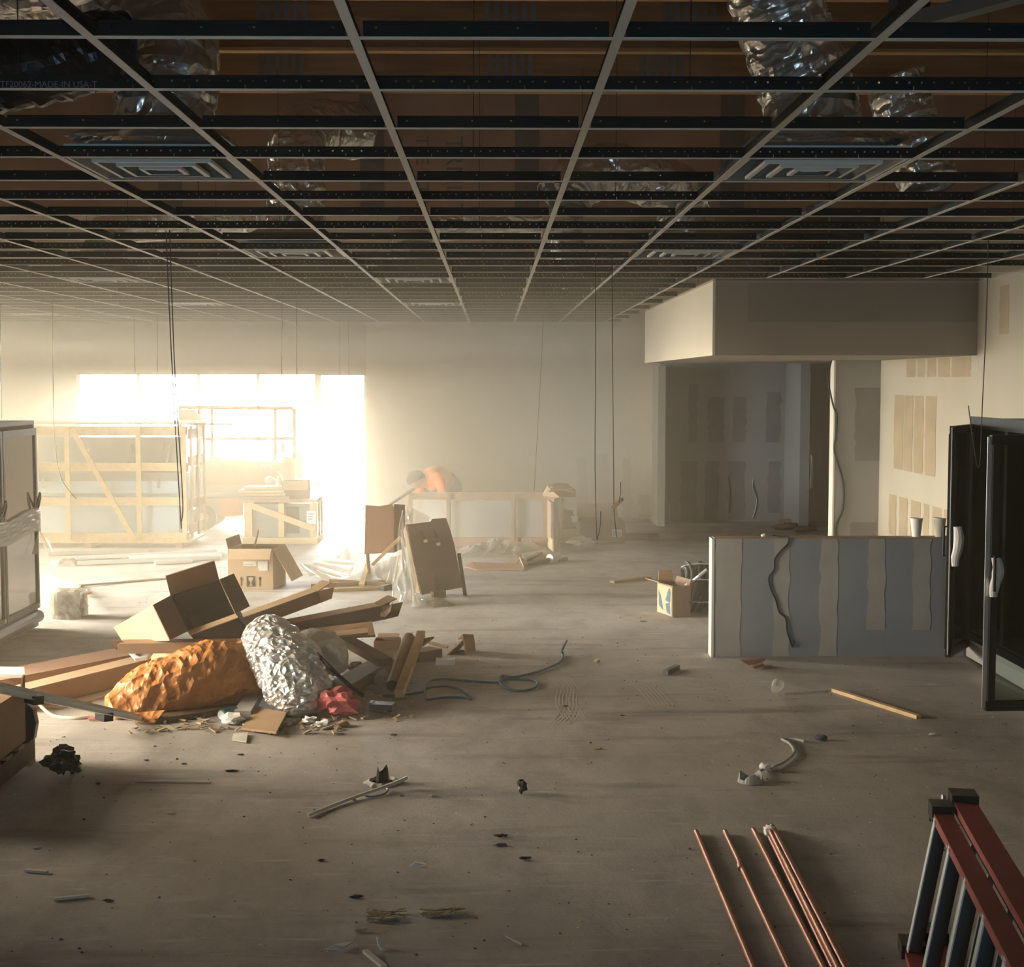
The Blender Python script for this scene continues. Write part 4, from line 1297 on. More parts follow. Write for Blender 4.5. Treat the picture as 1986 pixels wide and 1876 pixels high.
MB().prism([(fx(481.5), yf - 0.001, fz(1120)), (fx(490.5), yf - 0.001, fz(1120)), (fx(490), yf - .001, fz(1125)), (fx(487), yf - 0.001, fz(1129)), (fx(487), yf - .001, fz(1133.5)), (fx(490), yf - .001, fz(1136)), (fx(482), yf - .001, fz(1136)), (fx(485.2), yf - .001, fz(1133.5)), (fx(485.2), yf - .001, fz(1129)), (fx(482), yf - .001, fz(1125))], (0, -0.001, 0)).part('glass_print', M['cardlight'], t)
for a, b, c, d, mm in ((472, 497.5, 1089.5, 1098, 'white'), (500, 519, 1089, 1103, 'white'), (502, 519, 1100, 1107, 'foam')):
    MB().box(fx(a), fx(b), yf - (0.002 if mm == 'white' else 0.003), yf, fz(d), fz(c)).part('sticker', M[mm], t)
text_mesh('print', 'Downstand', 0.018, M['greyink'], (1, 0, 0), (0, 0, 1), (fx(474), yf - 0.0025, fz(1096))).part('print', M['greyink'], t)
MB().bar(V(493, 1062, c0.y + 0.12), V(501, 1028, c0.y + 0.32), 0.006, 0.05).thing('cardboard_strip', M['cardlight'], 'pale cardboard strip standing up inside the arrow-marked box', 'cardboard')
for k, (px, py) in enumerate(((508, 1058), (520, 1062), (464, 1058))):
    p = V(px, py, c0.y + 0.2)
    crumple('packing_paper', (p.x, p.y, 0.25), 0.085, 'carddark' if k == 2 else 'card', ('brown packing paper right of the strip in the arrow-marked box', 'brown packing paper at the right side of the arrow-marked box', 'dark packing paper left of the strip in the arrow-marked box')[k], 'paper', 11 + k, 0.7)
# upright cardboard wrap and the big leaning cardboard sheet, plastic film between them
yc_ = 13.9
t = thing('cardboard_wrap', 'upright folded cardboard wrap behind the leaning slotted sheet', 'cardboard', (V(740, 1075, yc_).x, yc_, 0.0))
MB().sheet([V(707, 1075, yc_), V(764, 1072, yc_), V(764, 985, yc_), V(760, 978, yc_), V(735, 982, yc_), V(709, 980, yc_)], 0.008).part('face', M['cardred'], t)
MB().sheet([V(764.5, 1072, yc_), V(786, 1062, yc_ + 0.3), V(785, 979, yc_ + 0.3), V(764.5, 978, yc_)], 0.008).part('side', M['card'], t)
MB().bar(V(722, 1096, 13.6), V(777, 1042, 13.6), 0.028, 0.03).part('prop_stick', M['pine'], t)
MB().bar(G(716, 1113) + Zv * 0.015, V(712, 1060, yc_ + 0.1), 0.03, 0.03).part('leg', M['pine'], t)
MB().bar(G(786, 1118) + Zv * 0.015, V(780, 1050, yc_ + 0.32), 0.03, 0.03).part('leg', M['pine'], t)
y0, y1 = 13.46, 13.75
def lp(px, py, off=0.0):
    return V(px, py, (13.46 - 0.0126 + 0.84 + off) / (1 + 0.42 * (py - 738) / 2841))
lean = [lp(*q) for q in ((818, 1154), (898, 1139), (893, 1120), (882, 1060), (874, 1030), (865, 1005), (838, 1007), (835, 1012), (805, 1016), (787, 1018))]
t = thing('leaning_cardboard', 'large dark brown cardboard sheet with two slots leaning on wooden legs', 'cardboard', (V(850, 1150, y0).x, y0 + 0.1, 0))
MB().sheet(lean, 0.01).part('sheet', M['cardbrown'], t)
MB().sheet([lp(787, 1018), lp(816, 1152), lp(808, 1150, 0.14), lp(783, 1030, 0.10)], 0.008).part('edge_fold', M['carddark'], t)
for q4 in (((815, 1030), (820, 1030), (826, 1048), (821, 1048)), ((839, 1026), (844, 1026), (850, 1044), (845, 1044))):
    MB().sheet([lp(a, b, -0.008) for a, b in q4], 0.004).part('slot', M['ink'], t)
for a, b in ((825, 1050), (850, 1056)):
    MB().sheet([lp(a - 4, b - 2, -.012), lp(a + 4, b - 4, -.012), lp(a + 4, b + 2, -.02), lp(a - 3, b + 3, -.02)], 0.004).part('tab', M['cardlight'], t)
for px, py, px2, py2 in ((842, 1160, 834, 1060), (858, 1158, 850, 1060), (902, 1155, 890, 1075)):
    MB().bar(G(px, py) + Zv * 0.005, V(px2, py2, y1), 0.05, 0.035, (1, 0, 0)).part('leg', M['wooddark'], t)
MB().bar(G(838, 1160) + Zv * 0.03, G(862, 1158) + Zv * 0.03, 0.06, 0.06).part('foot', M['wooddark'], t)
def drape(name, top, bot, label, seed, nu=28, nv=16, amp=0.035, m='film'):
    """film hanging from the top polyline to the bottom polyline with folds"""
    top, bot = [Vector(p) for p in top], [Vector(p) for p in bot]
    def ev(P, u):
        f = u * (len(P) - 1)
        i = min(int(f), len(P) - 2)
        return P[i].lerp(P[i + 1], f - i)
    def fn(u, v):
        p = ev(top, u).lerp(ev(bot, u), v)
        k = amp * (0.3 + v)
        q = Vector((math.sin(u * 23 + seed) * 0.3, math.sin(u * 31 + seed + v * 2), 0.25 * math.sin(u * 17 + v * 5)))
        p = p + q * k + Vector((noise.noise(p * 6), noise.noise(p * 6 + Vector((9, 0, 0))), 0)) * k
        p.z = max(p.z, 0.006)
        return p
    return MB().grid(fn, nu, nv).thing(name, M[m], label, 'plastic film', smooth=True)
drape('plastic_film', [V(779, 990, 13.62), V(783, 1005, 13.6), V(790, 1012, 13.55)], [G(757, 1160), G(778, 1170), G(800, 1178), G(815, 1172)], 'shiny clear film hanging to the floor at the left of the leaning sheet', 1, amp=0.05)
drape('plastic_film', [V(786, 980, 13.8), V(800, 985, 13.85), V(834, 1003, 13.8)], [V(784, 1010, 13.78), V(800, 1018, 13.78), V(832, 1012, 13.77)], 'clear film stretched over the top between the two cardboard sheets', 2, 16, 8, 0.02)
drape('plastic_film', [V(708, 1010, 14.0), V(690, 1045, 14.1), V(660, 1075, 14.3), V(630, 1090, 14.4)], [G(716, 1095), G(690, 1115) , G(650, 1122), G(600, 1112), ], 'milky film billowing low left of the upright cardboard wrap', 3, 26, 14, 0.05, 'milky')
drape('plastic_film', [V(632, 1083, 13.7), V(600, 1096, 13.6), V(580, 1092, 13.6)], [V(700, 1085, 13.5), V(660, 1122, 13.4), V(600, 1118, 13.4)], 'sagging milky film between the arrow-marked box and the sticks', 4, 20, 12, 0.03, 'milky')
drape('plastic_film', [V(722, 1098, 13.7), V(760, 1080, 13.7), V(782, 1075, 13.6)], [G(735, 1122), G(752, 1135), G(768, 1140)], 'grey film hanging over the sticks under the cardboard wrap', 5, 16, 10, 0.03, 'milky')
def scrunch(name, pts, label, seed, h=0.05, m='film', cat='plastic film'):
    """low rumpled sheet lying on the floor inside the outline"""
    P = [G(*p) for p in pts]
    c = sum(P, Vector((0, 0, 0))) / len(P)
    def fn(u, v):
        f = u * len(P)
        i = int(f) % len(P)
        q = P[i].lerp(P[(i + 1) % len(P)], f - int(f))
        p = c.lerp(q, v)
        z = h * (1 - v ** 3) * (0.35 + 0.65 * abs(noise.noise(p * 9 + Vector((seed, 0, 0))) * 1.8))
        return Vector((p.x, p.y, 0.004 + z))
    return MB().grid(fn, 6 * len(P), 8).thing(name, M[m], label, cat)
scrunch('plastic_film', [(800, 1165), (825, 1158), (870, 1168), (884, 1176), (840, 1180)], 'flat crumpled film on the floor before the leaning sheet', 3, 0.05)
scrunch('plastic_sheet', [(890, 1066), (930, 1058), (985, 1050), (1010, 1052), (1060, 1058), (1064, 1064), (1000, 1076), (940, 1080), (885, 1080)], 'rumpled pale sheet on the floor in front of the frame crate', 6, 0.11, 'haze_film')
# sticks on the floor below the film
for k, (a, b) in enumerate((((604, 1139), (762, 1131)), ((606, 1149), (752, 1144)), ((640, 1129), (748, 1136)))):
    MB().bar(G(*a) + Zv * 0.017, G(*b) + Zv * 0.017, 0.035, 0.03).thing('pine_stick', M['pine'], ('pine stick on the floor under the film, middle one', 'pine stick on the floor under the film, nearest one', 'pine stick on the floor under the film, farthest one')[k], 'stick', 'pine sticks left of the leaning sheet')
MB().bar(G(701, 1146) + Zv * 0.05, G(714, 1103) + Zv * 0.06, 0.05, 0.022).thing('pine_stick', M['pine'], 'short pine stick lying across the floor sticks', 'stick')
MB().bar(G(740, 1146) + Zv * 0.025, G(757, 1143) + Zv * 0.025, 0.06, 0.05).thing('black_bracket', M['blackplastic'], 'small black piece at the right end of the pine sticks', 'bracket')
# torn cardboard and tube on the floor right of the leaning sheet
MB().sheet([G(900, 1103) + Zv * .02, G(925, 1107) + Zv * .005, G(1015, 1108) + Zv * .005, G(1020, 1098) + Zv * .02, G(915, 1100) + Zv * .05], 0.012).thing('torn_cardboard', M['cardred'], 'flat torn reddish cardboard on the floor before the frame crate', 'cardboard')
MB().sheet([G(1016, 1104) + Zv * .01, G(1022, 1095) + Zv * .03, V(1010, 1076, 15.9), V(1007, 1080, 15.9)], 0.012).thing('cardboard_strip', M['cardlight'], 'cardboard strip sticking up from the flat torn piece', 'cardboard')
MB().sheet([V(995, 1073, 15.8), V(1012, 1071, 15.8), V(1012, 1080, 15.7), V(1003, 1080, 15.7)], 0.012).thing('cardboard_scrap', M['carddark'], 'dark cardboard scrap on top of the strip before the frame crate', 'cardboard')
MB().sheet([G(972, 1096) + Zv * .006, G(1000, 1099) + Zv * .006, G(1008, 1093) + Zv * .04, G(990, 1094) + Zv * .03], 0.008).thing('cardboard_scrap', M['card'], 'small curled scrap left of the dark tube', 'cardboard')
MB().tube([G(1020, 1099) + Zv * .03, G(1075, 1090) + Zv * .03], 0.028, 10).thing('dark_tube', M['wooddark'], 'dark tube on the floor with a white roll at its end', 'tube')
MB().tube([G(1066, 1092) + Zv * .05, G(1082, 1089) + Zv * .05], 0.048, 12).thing('tape_roll', M['foam'], 'white roll at the end of the dark floor tube', 'roll')
MB().bar(G(1018, 1092) + Zv * .02, G(1048, 1076) + Zv * .02, 0.05, 0.03).thing('wood_offcut', M['wooddark'], 'dark wood offcut lying behind the dark tube', 'wood')
MB().bar(G(1084, 1090) + Zv * .02, G(1098, 1087) + Zv * .02, 0.05, 0.03).thing('wood_offcut', M['wooddark'], 'small dark offcut right of the white roll', 'wood')
# boxes at the end of the frame crate
yq = 17.3
q0 = G(1085, 1058)
MB().box(q0.x, V(1118, 1050, q0.y).x, q0.y, q0.y + 0.4, 0.002, V(1100, 1026, q0.y).z).thing('cardboard_box', M['card'], 'brown box on the floor right of the frame crate', 'box')
MB().box(q0.x + 0.03, V(1112, 1050, q0.y).x, q0.y + 0.04, q0.y + 0.36, V(1100, 1025, q0.y).z, V(1100, 994, q0.y).z).thing('cardboard_box', M['carddark'], 'dark box stacked on the brown box right of the frame crate', 'box')
MB().sheet([V(1108, 1000, 17.2), V(1122, 1002, 17.2), V(1120, 1012, 17.2), V(1110, 1014, 17.2)], 0.01).thing('wrap_scrap', M['foam'], 'white scrap at the edge of the stacked dark box', 'paper')
q1 = G(1126, 1050)
t = open_carton('cardboard_box', 'long dark open carton with a white label near the back wall', (q1.x, q1.y, 0.002), (1, 0.02, 0), (-0.02, 1, 0), V(1212, 1048, q1.y).x - q1.x, 0.75, 0.23, 'carddark', [(3, 0.2, 0.9, 'card'), (2, 0.2, 0.6, 'card')])
MB().box(V(1187, 1040, q1.y).x, V(1206, 1040, q1.y).x, q1.y - 0.012, q1.y - 0.001, V(1195, 1041, q1.y).z, V(1195, 1027, q1.y).z).part('label', M['white'], t)
for k in range(2):
    MB().box(V(1189 + 9 * k, 1040, q1.y).x, V(1195 + 8 * k, 1040, q1.y).x, q1.y - 0.014, q1.y - 0.012, V(1195, 1039, q1.y).z, V(1195, 1030, q1.y).z).part('print', M['greyink'], t)
MB().sheet([G(1212, 1049) + Zv * .03, G(1278, 1048) + Zv * .03, G(1276, 1042) + Zv * .03, G(1214, 1043) + Zv * .03], 0.05).thing('dark_board', M['wooddark'], 'dark flat board on the floor right of the labelled carton', 'board')
crumple('plastic_bag', G(1128, 1064), 0.11, 'foam', 'crumpled white plastic bag on the floor before the dark carton', 'bag', 31, 0.6, amp=0.5, stretch=(1.3, 0.8))
MB().sheet([G(1140, 1054) + Zv * .006, G(1212, 1052) + Zv * .006, G(1212, 1055) + Zv * .006, G(1150, 1057) + Zv * .006], 0.006).thing('cardboard_scrap', M['carddark'], 'flat dark scrap lying along the front of the long carton', 'cardboard')
MB().bar(G(1187, 1131) + Zv * .012, G(1259, 1123) + Zv * .012, 0.07, 0.024).thing('wood_lath', M['card'], 'lone flat lath on the bare floor left of the opened blue-printed box', 'lath')
# printed box and cable coil behind the half wall
k0 = G(1305, 1198)
t = open_carton('cardboard_box', 'small open box with blue printed side, left of the half wall', (k0.x, k0.y, 0.002), (1, 0.12, 0), (-0.35, 1, 0), 0.15, 0.30, 0.265, 'carddark', [(3, 0.13, 1.3, 'card'), (2, 0.10, 0.4, 'card'), (1, 0.05, 0.3, 'carddark')])
ux = Vector((-0.35, 1, 0)).normalized()
nx = Vector((-1, -0.35, 0)).normalized()
pc = Vector((k0.x, k0.y, 0)) + nx * 0.006
MB().sheet([pc + ux * .01 + Zv * .01, pc + ux * .29 + Zv * .01, pc + ux * .29 + Zv * .255, pc + ux * .01 + Zv * .255], 0.003).part('printed_side', M['cardlight'], t)
for (a, b, c, d, e, f, g, h) in ((.03, .02, .10, .03, .12, .10, .05, .12), (.04, .12, .13, .13, .09, .19, .03, .22), (.17, .04, .25, .07, .26, .20, .22, .16), (.05, .2, .10, .19, .06, .24, .035, .24)):
    MB().sheet([pc + nx * .003 + ux * x_ + Zv * z_ for x_, z_ in ((a, b), (c, d), (e, f), (g, h))], 0.002).part('blue_print', M['blueprint'], t)
crumple('packing_paper', (k0.x + 0.02, k0.y + 0.17, 0.18), 0.065, 'carddark', 'dark packing paper inside the blue-printed box', 'paper', 7)
cx_, cy_ = V(1362, 1150, 12.6).x, 12.6
t = thing('cable_coil', 'stack of coiled black cable wrapped in film beside the half wall', 'cable', (cx_, cy_, 0))
for k in range(9):
    P = []
    rr = 0.19 + 0.02 * math.sin(k * 2.1)
    for i in range(25):
        a = 2 * math.pi * i / 24
        P.append((cx_ + 0.07 - 0.03 * k + 0.02 + 0.015 * math.sin(a * 3 + k), cy_ + rr * math.cos(a), 0.215 + rr * math.sin(a)))
    MB().tube(P, 0.019, 8, False).part('loop', M['rubber'], t)
for a in (-0.5, 0.4, 1.2):
    P = []
    for i in range(13):
        b = 2 * math.pi * i / 12
        c = Vector((cx_ - 0.03, cy_ - 0.19 * math.cos(a) , 0.215 + 0.19 * math.sin(a)))
        P.append(c + Vector((0.16 * math.cos(b), 0.035 * math.sin(b) * math.cos(a), -0.035 * math.sin(b) * math.sin(a))))
    MB().tube(P, 0.004, 6, False).part('film_tie', M['foam'], t)
pts = [V(1329, 1136, 12.35), V(1340, 1130, 12.33), V(1355, 1118, 12.3), V(1371, 1105, 12.3)]
MB().tube(pts, 0.014, 8).thing('steel_conduit', M['steel'], 'bright bent steel conduit resting on the printed box and coil', 'conduit')
MB().tube([V(1349, 1130, 12.3), V(1346, 1150, 12.25), V(1342, 1166, 12.2), V(1336, 1170, 12.2)], 0.008, 6).thing('black_cable', M['rubber'], 'thin black cable end hanging off the coil left side', 'cable')
# cups on the half wall
for px, py, l in ((1777, 1050, 'white foam cup on the half wall, left of the two'), (1822, 1049, 'white foam cup on the half wall, right of the two, nearer the cooler')):
    yc = YH + 0.06
    p = V(px, py, yc)
    z0 = zhw + 0.0065
    h = 0.132
    c = MB().lathe((p.x, yc, z0), [(0, 0), (0.030, 0), (0.045, h), (0.047, h), (0.047, h + .004), (0.043, h + .004), (0.028, 0.004), (0, 0.004)], 28).thing('foam_cup', M['foam'], l, 'cup', 'foam cups on the half wall')
crumple('foam_crumb', V(1481, 1046, YH + .05) * 1.0 + Vector((0, 0, zhw + .0065 - V(1481, 1046, YH + .05).z)), 0.018, 'foam', 'white crumb on top of the half wall left of the cable', 'crumb', 8)
# cables: half wall, stub wall
def cable(name, pts, r, mt, label, cat='cable', k=6):
    return MB().tube(catmull(pts, k), r, 6).thing(name, M[mt], label, cat)
zc_ = zhw + 0.014
yv = YH - 0.009
cable('black_cable', [(V(1500, 1046, YH + .06).x, YH + 0.08, zc_), (V(1518, 1046, YH).x, YH + .04, zc_), (V(1529, 1046, YH).x, YH - 0.004, zc_ + .002)] + [V(px, py, yv) for px, py in ((1528, 1055), (1515, 1068), (1503, 1085), (1502, 1105), (1491, 1122), (1497, 1148), (1505, 1165), (1512, 1188), (1524, 1200), (1527, 1225))] + [V(1531, 1238, yv), V(1537, 1255, yv), V(1540, 1243, yv - 0.01)], 0.0055, 'rubber', 'black cable hanging down the front of the half wall')
ys_ = YSTUB - 0.012
cable('black_cable', [V(px, py, ys_) for px, py in ((1617, 686), (1611, 705), (1605.5, 735), (1611, 765), (1617, 790), (1623, 805), (1622, 840), (1618, 870), (1624, 895), (1633, 925), (1637, 955), (1634, 990), (1626, 1008), (1621, 1022), (1622, 1045))], 0.009, 'rubber', 'black cable winding down the grey stub wall behind the half wall')
cable('grey_cable', [V(px, py, YB - 0.02) for px, py in ((1461, 930), (1460, 945), (1467, 965), (1466, 985), (1460, 1005))], 0.010, 'greysteel', 'grey wire hanging from the alcove back wall, right one')
cable('grey_cable', [V(px, py, YB - 0.02) for px, py in ((1413, 924), (1415, 945), (1415, 970), (1414, 995))], 0.012, 'rubber', 'dark wire hanging from the alcove back wall, left one')
# alcove floor rubbish
for k, (px, py, mt) in enumerate(((1535, 1018, 'card'), (1548, 1024, 'wooddark'), (1520, 1027, 'carddark'), (1560, 1032, 'wooddark'))):
    crumple('rubbish_scrap', G(px, py), 0.13, mt, ('brown', 'dark', 'flat dark', 'small dark')[k] + ' rubbish scrap on the floor of the alcove', 'scrap', 60 + k, 0.3, stretch=(1.4, 0.7))
drape('plastic_film', [V(1573, 880, 19.55), V(1577, 890, 19.55)], [V(1571, 950, 19.5), V(1577, 945, 19.5)], 'shiny film strip stuck on the alcove wall end', 7, 8, 8, 0.02)
# hanging wires
HW = [(((322, 447), (333, 700), (350, 1000), (351, 1012)), 7.62, 'left of the twin wires hanging before the large crate'),
      (((329, 446), (339, 720), (354, 960), (352, 1012)), 7.68, 'right of the twin wires hanging before the large crate'),
      (((102, 580), (103, 740), (106, 850), (118, 925), (148, 968)), 14.2, 'curved wire hanging over the left of the large crate'),
      (((0.5, 590), (1, 700), (3, 812)), 14.6, 'straight wire at the extreme left edge'),
      (((547, 580), (547, 660), (546, 757)), 14.2, 'wire above the lift platform, left of a pair'),
      (((575, 581), (575, 670), (576, 762)), 14.2, 'wire above the lift platform, right of a pair'),
      (((659, 614), (659, 690), (660, 752)), 18.2, 'faint wire before the doorway, left of a pair'),
      (((675, 614), (676, 690), (678, 755)), 18.2, 'faint wire before the doorway, right of a pair'),
      (((260, 607), (260, 660), (262, 722)), 17.2, 'faint wire above the storefront window, left one'),
      (((305, 607), (305, 660), (305, 722)), 17.2, 'faint wire above the storefront window, middle one'),
      (((1054, 612), (1050, 700), (1044, 810), (1036, 952)), 17.6, 'slanting wire hanging right of the worker'),
      (((1155, 500), (1155, 700), (1154, 900), (1157, 1035), (1160, 1040), (1164, 1020), (1165, 992)), 9.45, 'wire with hooked lower end above the dark carton'),
      (((1187, 495), (1188, 700), (1190, 900), (1191, 990), (1196, 1042)), 9.3, 'wire with a splice hanging left of the alcove'),
      (((1917, 462), (1912, 640), (1905, 790), (1902, 880), (1899, 905), (1895, 900), (1886, 845), (1878, 787)), 8.15, 'wire hanging in a hook before the cooler at the right')]
for pts, Y, l in HW:
    cable('hanging_wire', [V(px, py, Y) for px, py in pts], 0.0028 if Y < 12 else 0.0035, 'rubber', 'thin ' + l, 'wire')
MB().bar(V(1188, 986, 9.3), V(1208, 967, 9.28), 0.016, 0.02).thing('wire_splice', M['card'], 'taped splice with loose ends on the wire left of the alcove', 'splice')
MB().tube([V(1200, 975, 9.27), V(1204, 955, 9.27), V(1203, 935, 9.27)], 0.0025, 5).thing('wire_end', M['rubber'], 'loose wire end sticking up from the taped splice', 'wire')
MB().lathe(V(650, 608, 18.6), [(0, 0), (0.12, 0.02), (0.2, 0.1), (0.22, 0.14), (0, 0.14)], 18).thing('ceiling_speaker', M['whitemetal'], 'pale dome hanging in the grid above the doorway', 'dome')
# flat metal studs and strips on the floor before the large crate
for k, (a, b, wd, mt) in enumerate((((120, 1088), (420, 1074), 0.09, 'whitemetal'), ((150, 1097), (425, 1086), 0.09, 'galv'), ((95, 1078), (288, 1073), 0.05, 'alu'), ((300, 1096), (372, 1092), 0.08, 'whitemetal'), ((250, 1086), (430, 1080), 0.05, 'whitemetal'))):
    A, B = G(*a) + Zv * (0.013 + 0.0), G(*b) + Zv * 0.013
    m = MB().bar(A, B, wd, 0.012)
    d = (B - A).normalized()
    s = Vector((-d.y, d.x, 0))
    m.bar(A + s * wd / 2 + Zv * .016, B + s * wd / 2 + Zv * .016, 0.006, 0.03).bar(A - s * wd / 2 + Zv * .016, B - s * wd / 2 + Zv * .016, 0.006, 0.03)
    o = m.thing('metal_stud', M[mt], ('widest white metal stud on the floor before the large crate', 'punched metal stud with slots nearest the arrow-marked box', 'thin grey metal stud closest to the large crate', 'short white metal stud before the arrow-marked box', 'narrow white stud between the two long studs')[k], 'metal stud', 'metal studs on the floor')
    if k == 1:
        for i in range(34):
            p = A.lerp(B, (i + 1) / 36) + Zv * 0.0065
            MB().bar(p - d * 0.022, p + d * 0.022, 0.02, 0.001).part('slot', M['greysteel'], o)
scrunch('plastic_film', [(95, 1092), (120, 1087), (150, 1090), (148, 1099), (110, 1100)], 'white crumpled film at the left end of the metal studs', 9, 0.07, 'haze_film')
cable('pale_strip', [G(90, 1117) + Zv * .01, G(125, 1132) + Zv * .012, G(152, 1140) + Zv * .015], 0.012, 'white', 'white strip on the floor by the display cabinet', 'strip')
cable('floor_pipe', [G(152, 1140) + Zv * .02, G(230, 1132) + Zv * .012, G(325, 1124) + Zv * .012], 0.012, 'pale', 'pale thin pipe on the floor behind the tilted carton', 'pipe')
MB().bar(G(160, 1160) + Zv * .03, G(176, 1156) + Zv * .03, 0.03, 0.02).thing('wood_offcut', M['pine'], 'pale offcut behind the wrapped cube', 'wood')
MB().bar(V(140, 1148, 12.6), G(152, 1138) + Zv * .01, 0.06, 0.012).thing('cardboard_strip', M['cardlight'], 'pale strip propped behind the wrapped cube', 'cardboard')
# wrapped cube
p0 = G(92, 1203)
wq = V(157, 1200, p0.y).x - p0.x
def cube_fn(seed):
    bm = bmesh.new()
    bmesh.ops.create_cube(bm, size=1)
    bmesh.ops.subdivide_edges(bm, edges=bm.edges, cuts=7, use_grid_fill=True)
    mb = MB()
    vs = []
    for v in bm.verts:
        n_ = noise.noise(v.co * 5 + Vector((seed, 0, 0))) * 0.09 + noise.noise(v.co * 12) * 0.04
        q = v.co * (1 - 0.05 * (abs(v.co.x) + abs(v.co.y) > 0.85)) + v.co.normalized() * n_
        vs.append(Vector((p0.x + wq / 2 + q.x * wq * 0.92, p0.y + 0.16 + q.y * 0.26, max(0.004, 0.115 + q.z * 0.23))))
    mb.add(vs, [tuple(v.index for v in f.verts) for f in bm.faces])
    bm.free()
    return mb
t = cube_fn(4).thing('wrapped_cube', M['foil' if False else 'haze_film'], 'small cube bale wrapped in clear film right of the display cabinet', 'bale')
MB().box(p0.x + 0.04, p0.x + wq - 0.04, p0.y + 0.06, p0.y + 0.26, 0.02, 0.21).part('contents', mat('bale_grey', (0.42, 0.39, 0.34), 0.8, col2=(0.20, 0.19, 0.17), scale=9), t)
# ================================================================ DEBRIS PILE
def beam(name, a, b, wd, ht, mt, label, cat='carton', group=None, up=(0, 0, 1)):
    return MB().bar(a, b, wd, ht, up).thing(name, M[mt], label, cat, group)
def carton_beam(name, a, b, wd, ht, mt, label, group=None, torn=True, lid='cardlight', up=(0, 0, 1), seed=0):
    """long flat carton: body, lighter top face, torn end flaps"""
    a, b = Vector(a), Vector(b)
    t = thing(name, label, 'carton', ((a.x + b.x) / 2, (a.y + b.y) / 2, max(0, min(a.z, b.z) - ht / 2)), group)
    MB().bar(a, b, wd, ht, up).part('body', M[mt], t)
    d = (b - a).normalized()
    s = d.cross(Vector(up)).normalized()
    u = s.cross(d).normalized()
    MB().bar(a + u * (ht / 2 + .003) + d * .01, b + u * (ht / 2 + .003) - d * .01, wd * 0.98, 0.004, up).part('top_face', M[lid], t)  # paler colour in place of the light on the top
    if torn:
        rnd = random.Random(seed)
        for sg in (-1, 1):
            e = b + s * sg * wd / 2
            l = rnd.uniform(0.08, 0.16)
            MB().sheet([e - u * ht / 2, e + u * ht / 2, e + u * ht * rnd.uniform(.3, .6) + d * l + s * sg * 0.03, e - u * ht * .4 + d * l * .7 + s * sg * .02], 0.006).part('flap', M[mt], t)
        MB().sheet([b + s * wd / 2 + u * ht / 2, b - s * wd / 2 + u * ht / 2, b - s * wd * .4 + u * ht * 0.9 + d * .1, b + s * wd * .4 + u * (ht * 0.8) + d * .12], 0.006).part('flap', M[mt], t)
    return t
# long cartons on the floor at the left of the pile
carton_beam('long_carton', G(30, 1380) + Zv * .07, G(330, 1302) + Zv * .075, 0.16, 0.125, 'card', 'long brown carton on the floor left of the orange paper bag', torn=False)
carton_beam('long_carton', G(-60, 1356) + Zv * .06, G(262, 1292) + Zv * .065, 0.30, 0.10, 'cardred', 'long reddish flattened carton behind the long brown carton', torn=False, lid='cardred')
ps = G(185, 1318)
for k, (px, py) in enumerate(((208, 1297), (118, 1303))):
    p = V(px, py, 9.6)
MB().sheet([G(40, 1374, .006), G(105, 1368, .006), G(225, 1336, .02), G(222, 1346, .006), G(120, 1372, .006)], 0.012).thing('pale_board', M['foam'], 'pale board edge on the floor under the long brown carton', 'board')
MB().sheet([V(-10, 1296, 8.4), V(47, 1297, 8.4), V(48, 1312, 8.3), V(-10, 1311, 8.3)], 0.02).thing('foam_sheet', M['foam'], 'pale foam sheet lying over the cartons at the left edge', 'foam')
open_c = carton_beam('shallow_carton', V(232, 1255, 9.25), V(470, 1253, 9.3), 0.14, 0.062, 'carddark', 'dark shallow carton lying under the tilted open carton', torn=False, lid='card')
pa = V(229, 1262, 9.22)
MB().sheet([pa, V(240, 1245, 9.22), V(222, 1240, 9.2), V(217, 1243, 9.2), V(223, 1258, 9.2)], 0.006).part('flap', M['carddark'], open_c)
MB().sheet([V(246, 1263, 9.35), V(300, 1262, 9.35), V(285, 1278, 9.3), V(262, 1280, 9.3)], 0.03).thing('printed_box', M['white'], 'small white box with dark print under the shallow carton', 'box')
MB().bar(V(264, 1268, 9.31), V(272, 1274, 9.30), 0.004, 0.02).thing('print_strip', M['ink'], 'dark printed strip on the small white box', 'print')
carton_beam('cardboard_slab', V(318, 1280, 9.5), V(420, 1262, 9.8), 0.3, 0.09, 'cardlight', 'pale cardboard slab between the orange bag and the shallow carton', torn=False)
# tilted open carton
yt = 9.55
q = [V(331, 1156, yt), V(425.5, 1125, yt), V(457, 1191.6, yt - .18), V(364.6, 1225, yt - .18)]
nrm = (q[1] - q[0]).cross(q[3] - q[0]).normalized()
if nrm.y < 0:
    nrm = -nrm
dep = nrm * 0.30
t = thing('cardboard_box', 'tilted open cardboard box gaping darkly on top of the debris pile', 'box', ((q[0] + q[2]) / 2).to_tuple()[:2] + (q[3].z,))
m = MB()
for i in range(4):
    j = (i + 1) % 4
    m.sheet([q[i], q[j], q[j] + dep, q[i] + dep], 0.007)
m.sheet([p + dep for p in q], 0.007)
m.part('body', mat('box_shade', (0.055, 0.04, 0.03), 0.9), t)  # near-black colour in place of the shade inside the box
out = -nrm * 0.004
def flap4(pts, mt, dy=0.0, nm='flap'):
    MB().sheet(pts, 0.006).part(nm, M[mt], t)
flap4([q[0] + out, q[1] + out, V(415.7, 1087.5, yt - 0.2), V(321, 1117, yt - 0.2)], 'carddark')
flap4([q[1] + out, q[2] + out, V(484, 1176, yt + .02), V(453, 1113, yt + .22)], 'carddark')
flap4([q[3] + out, q[0] + out, V(296, 1174, yt - .30), V(329, 1242, yt - .46)], 'carddark')
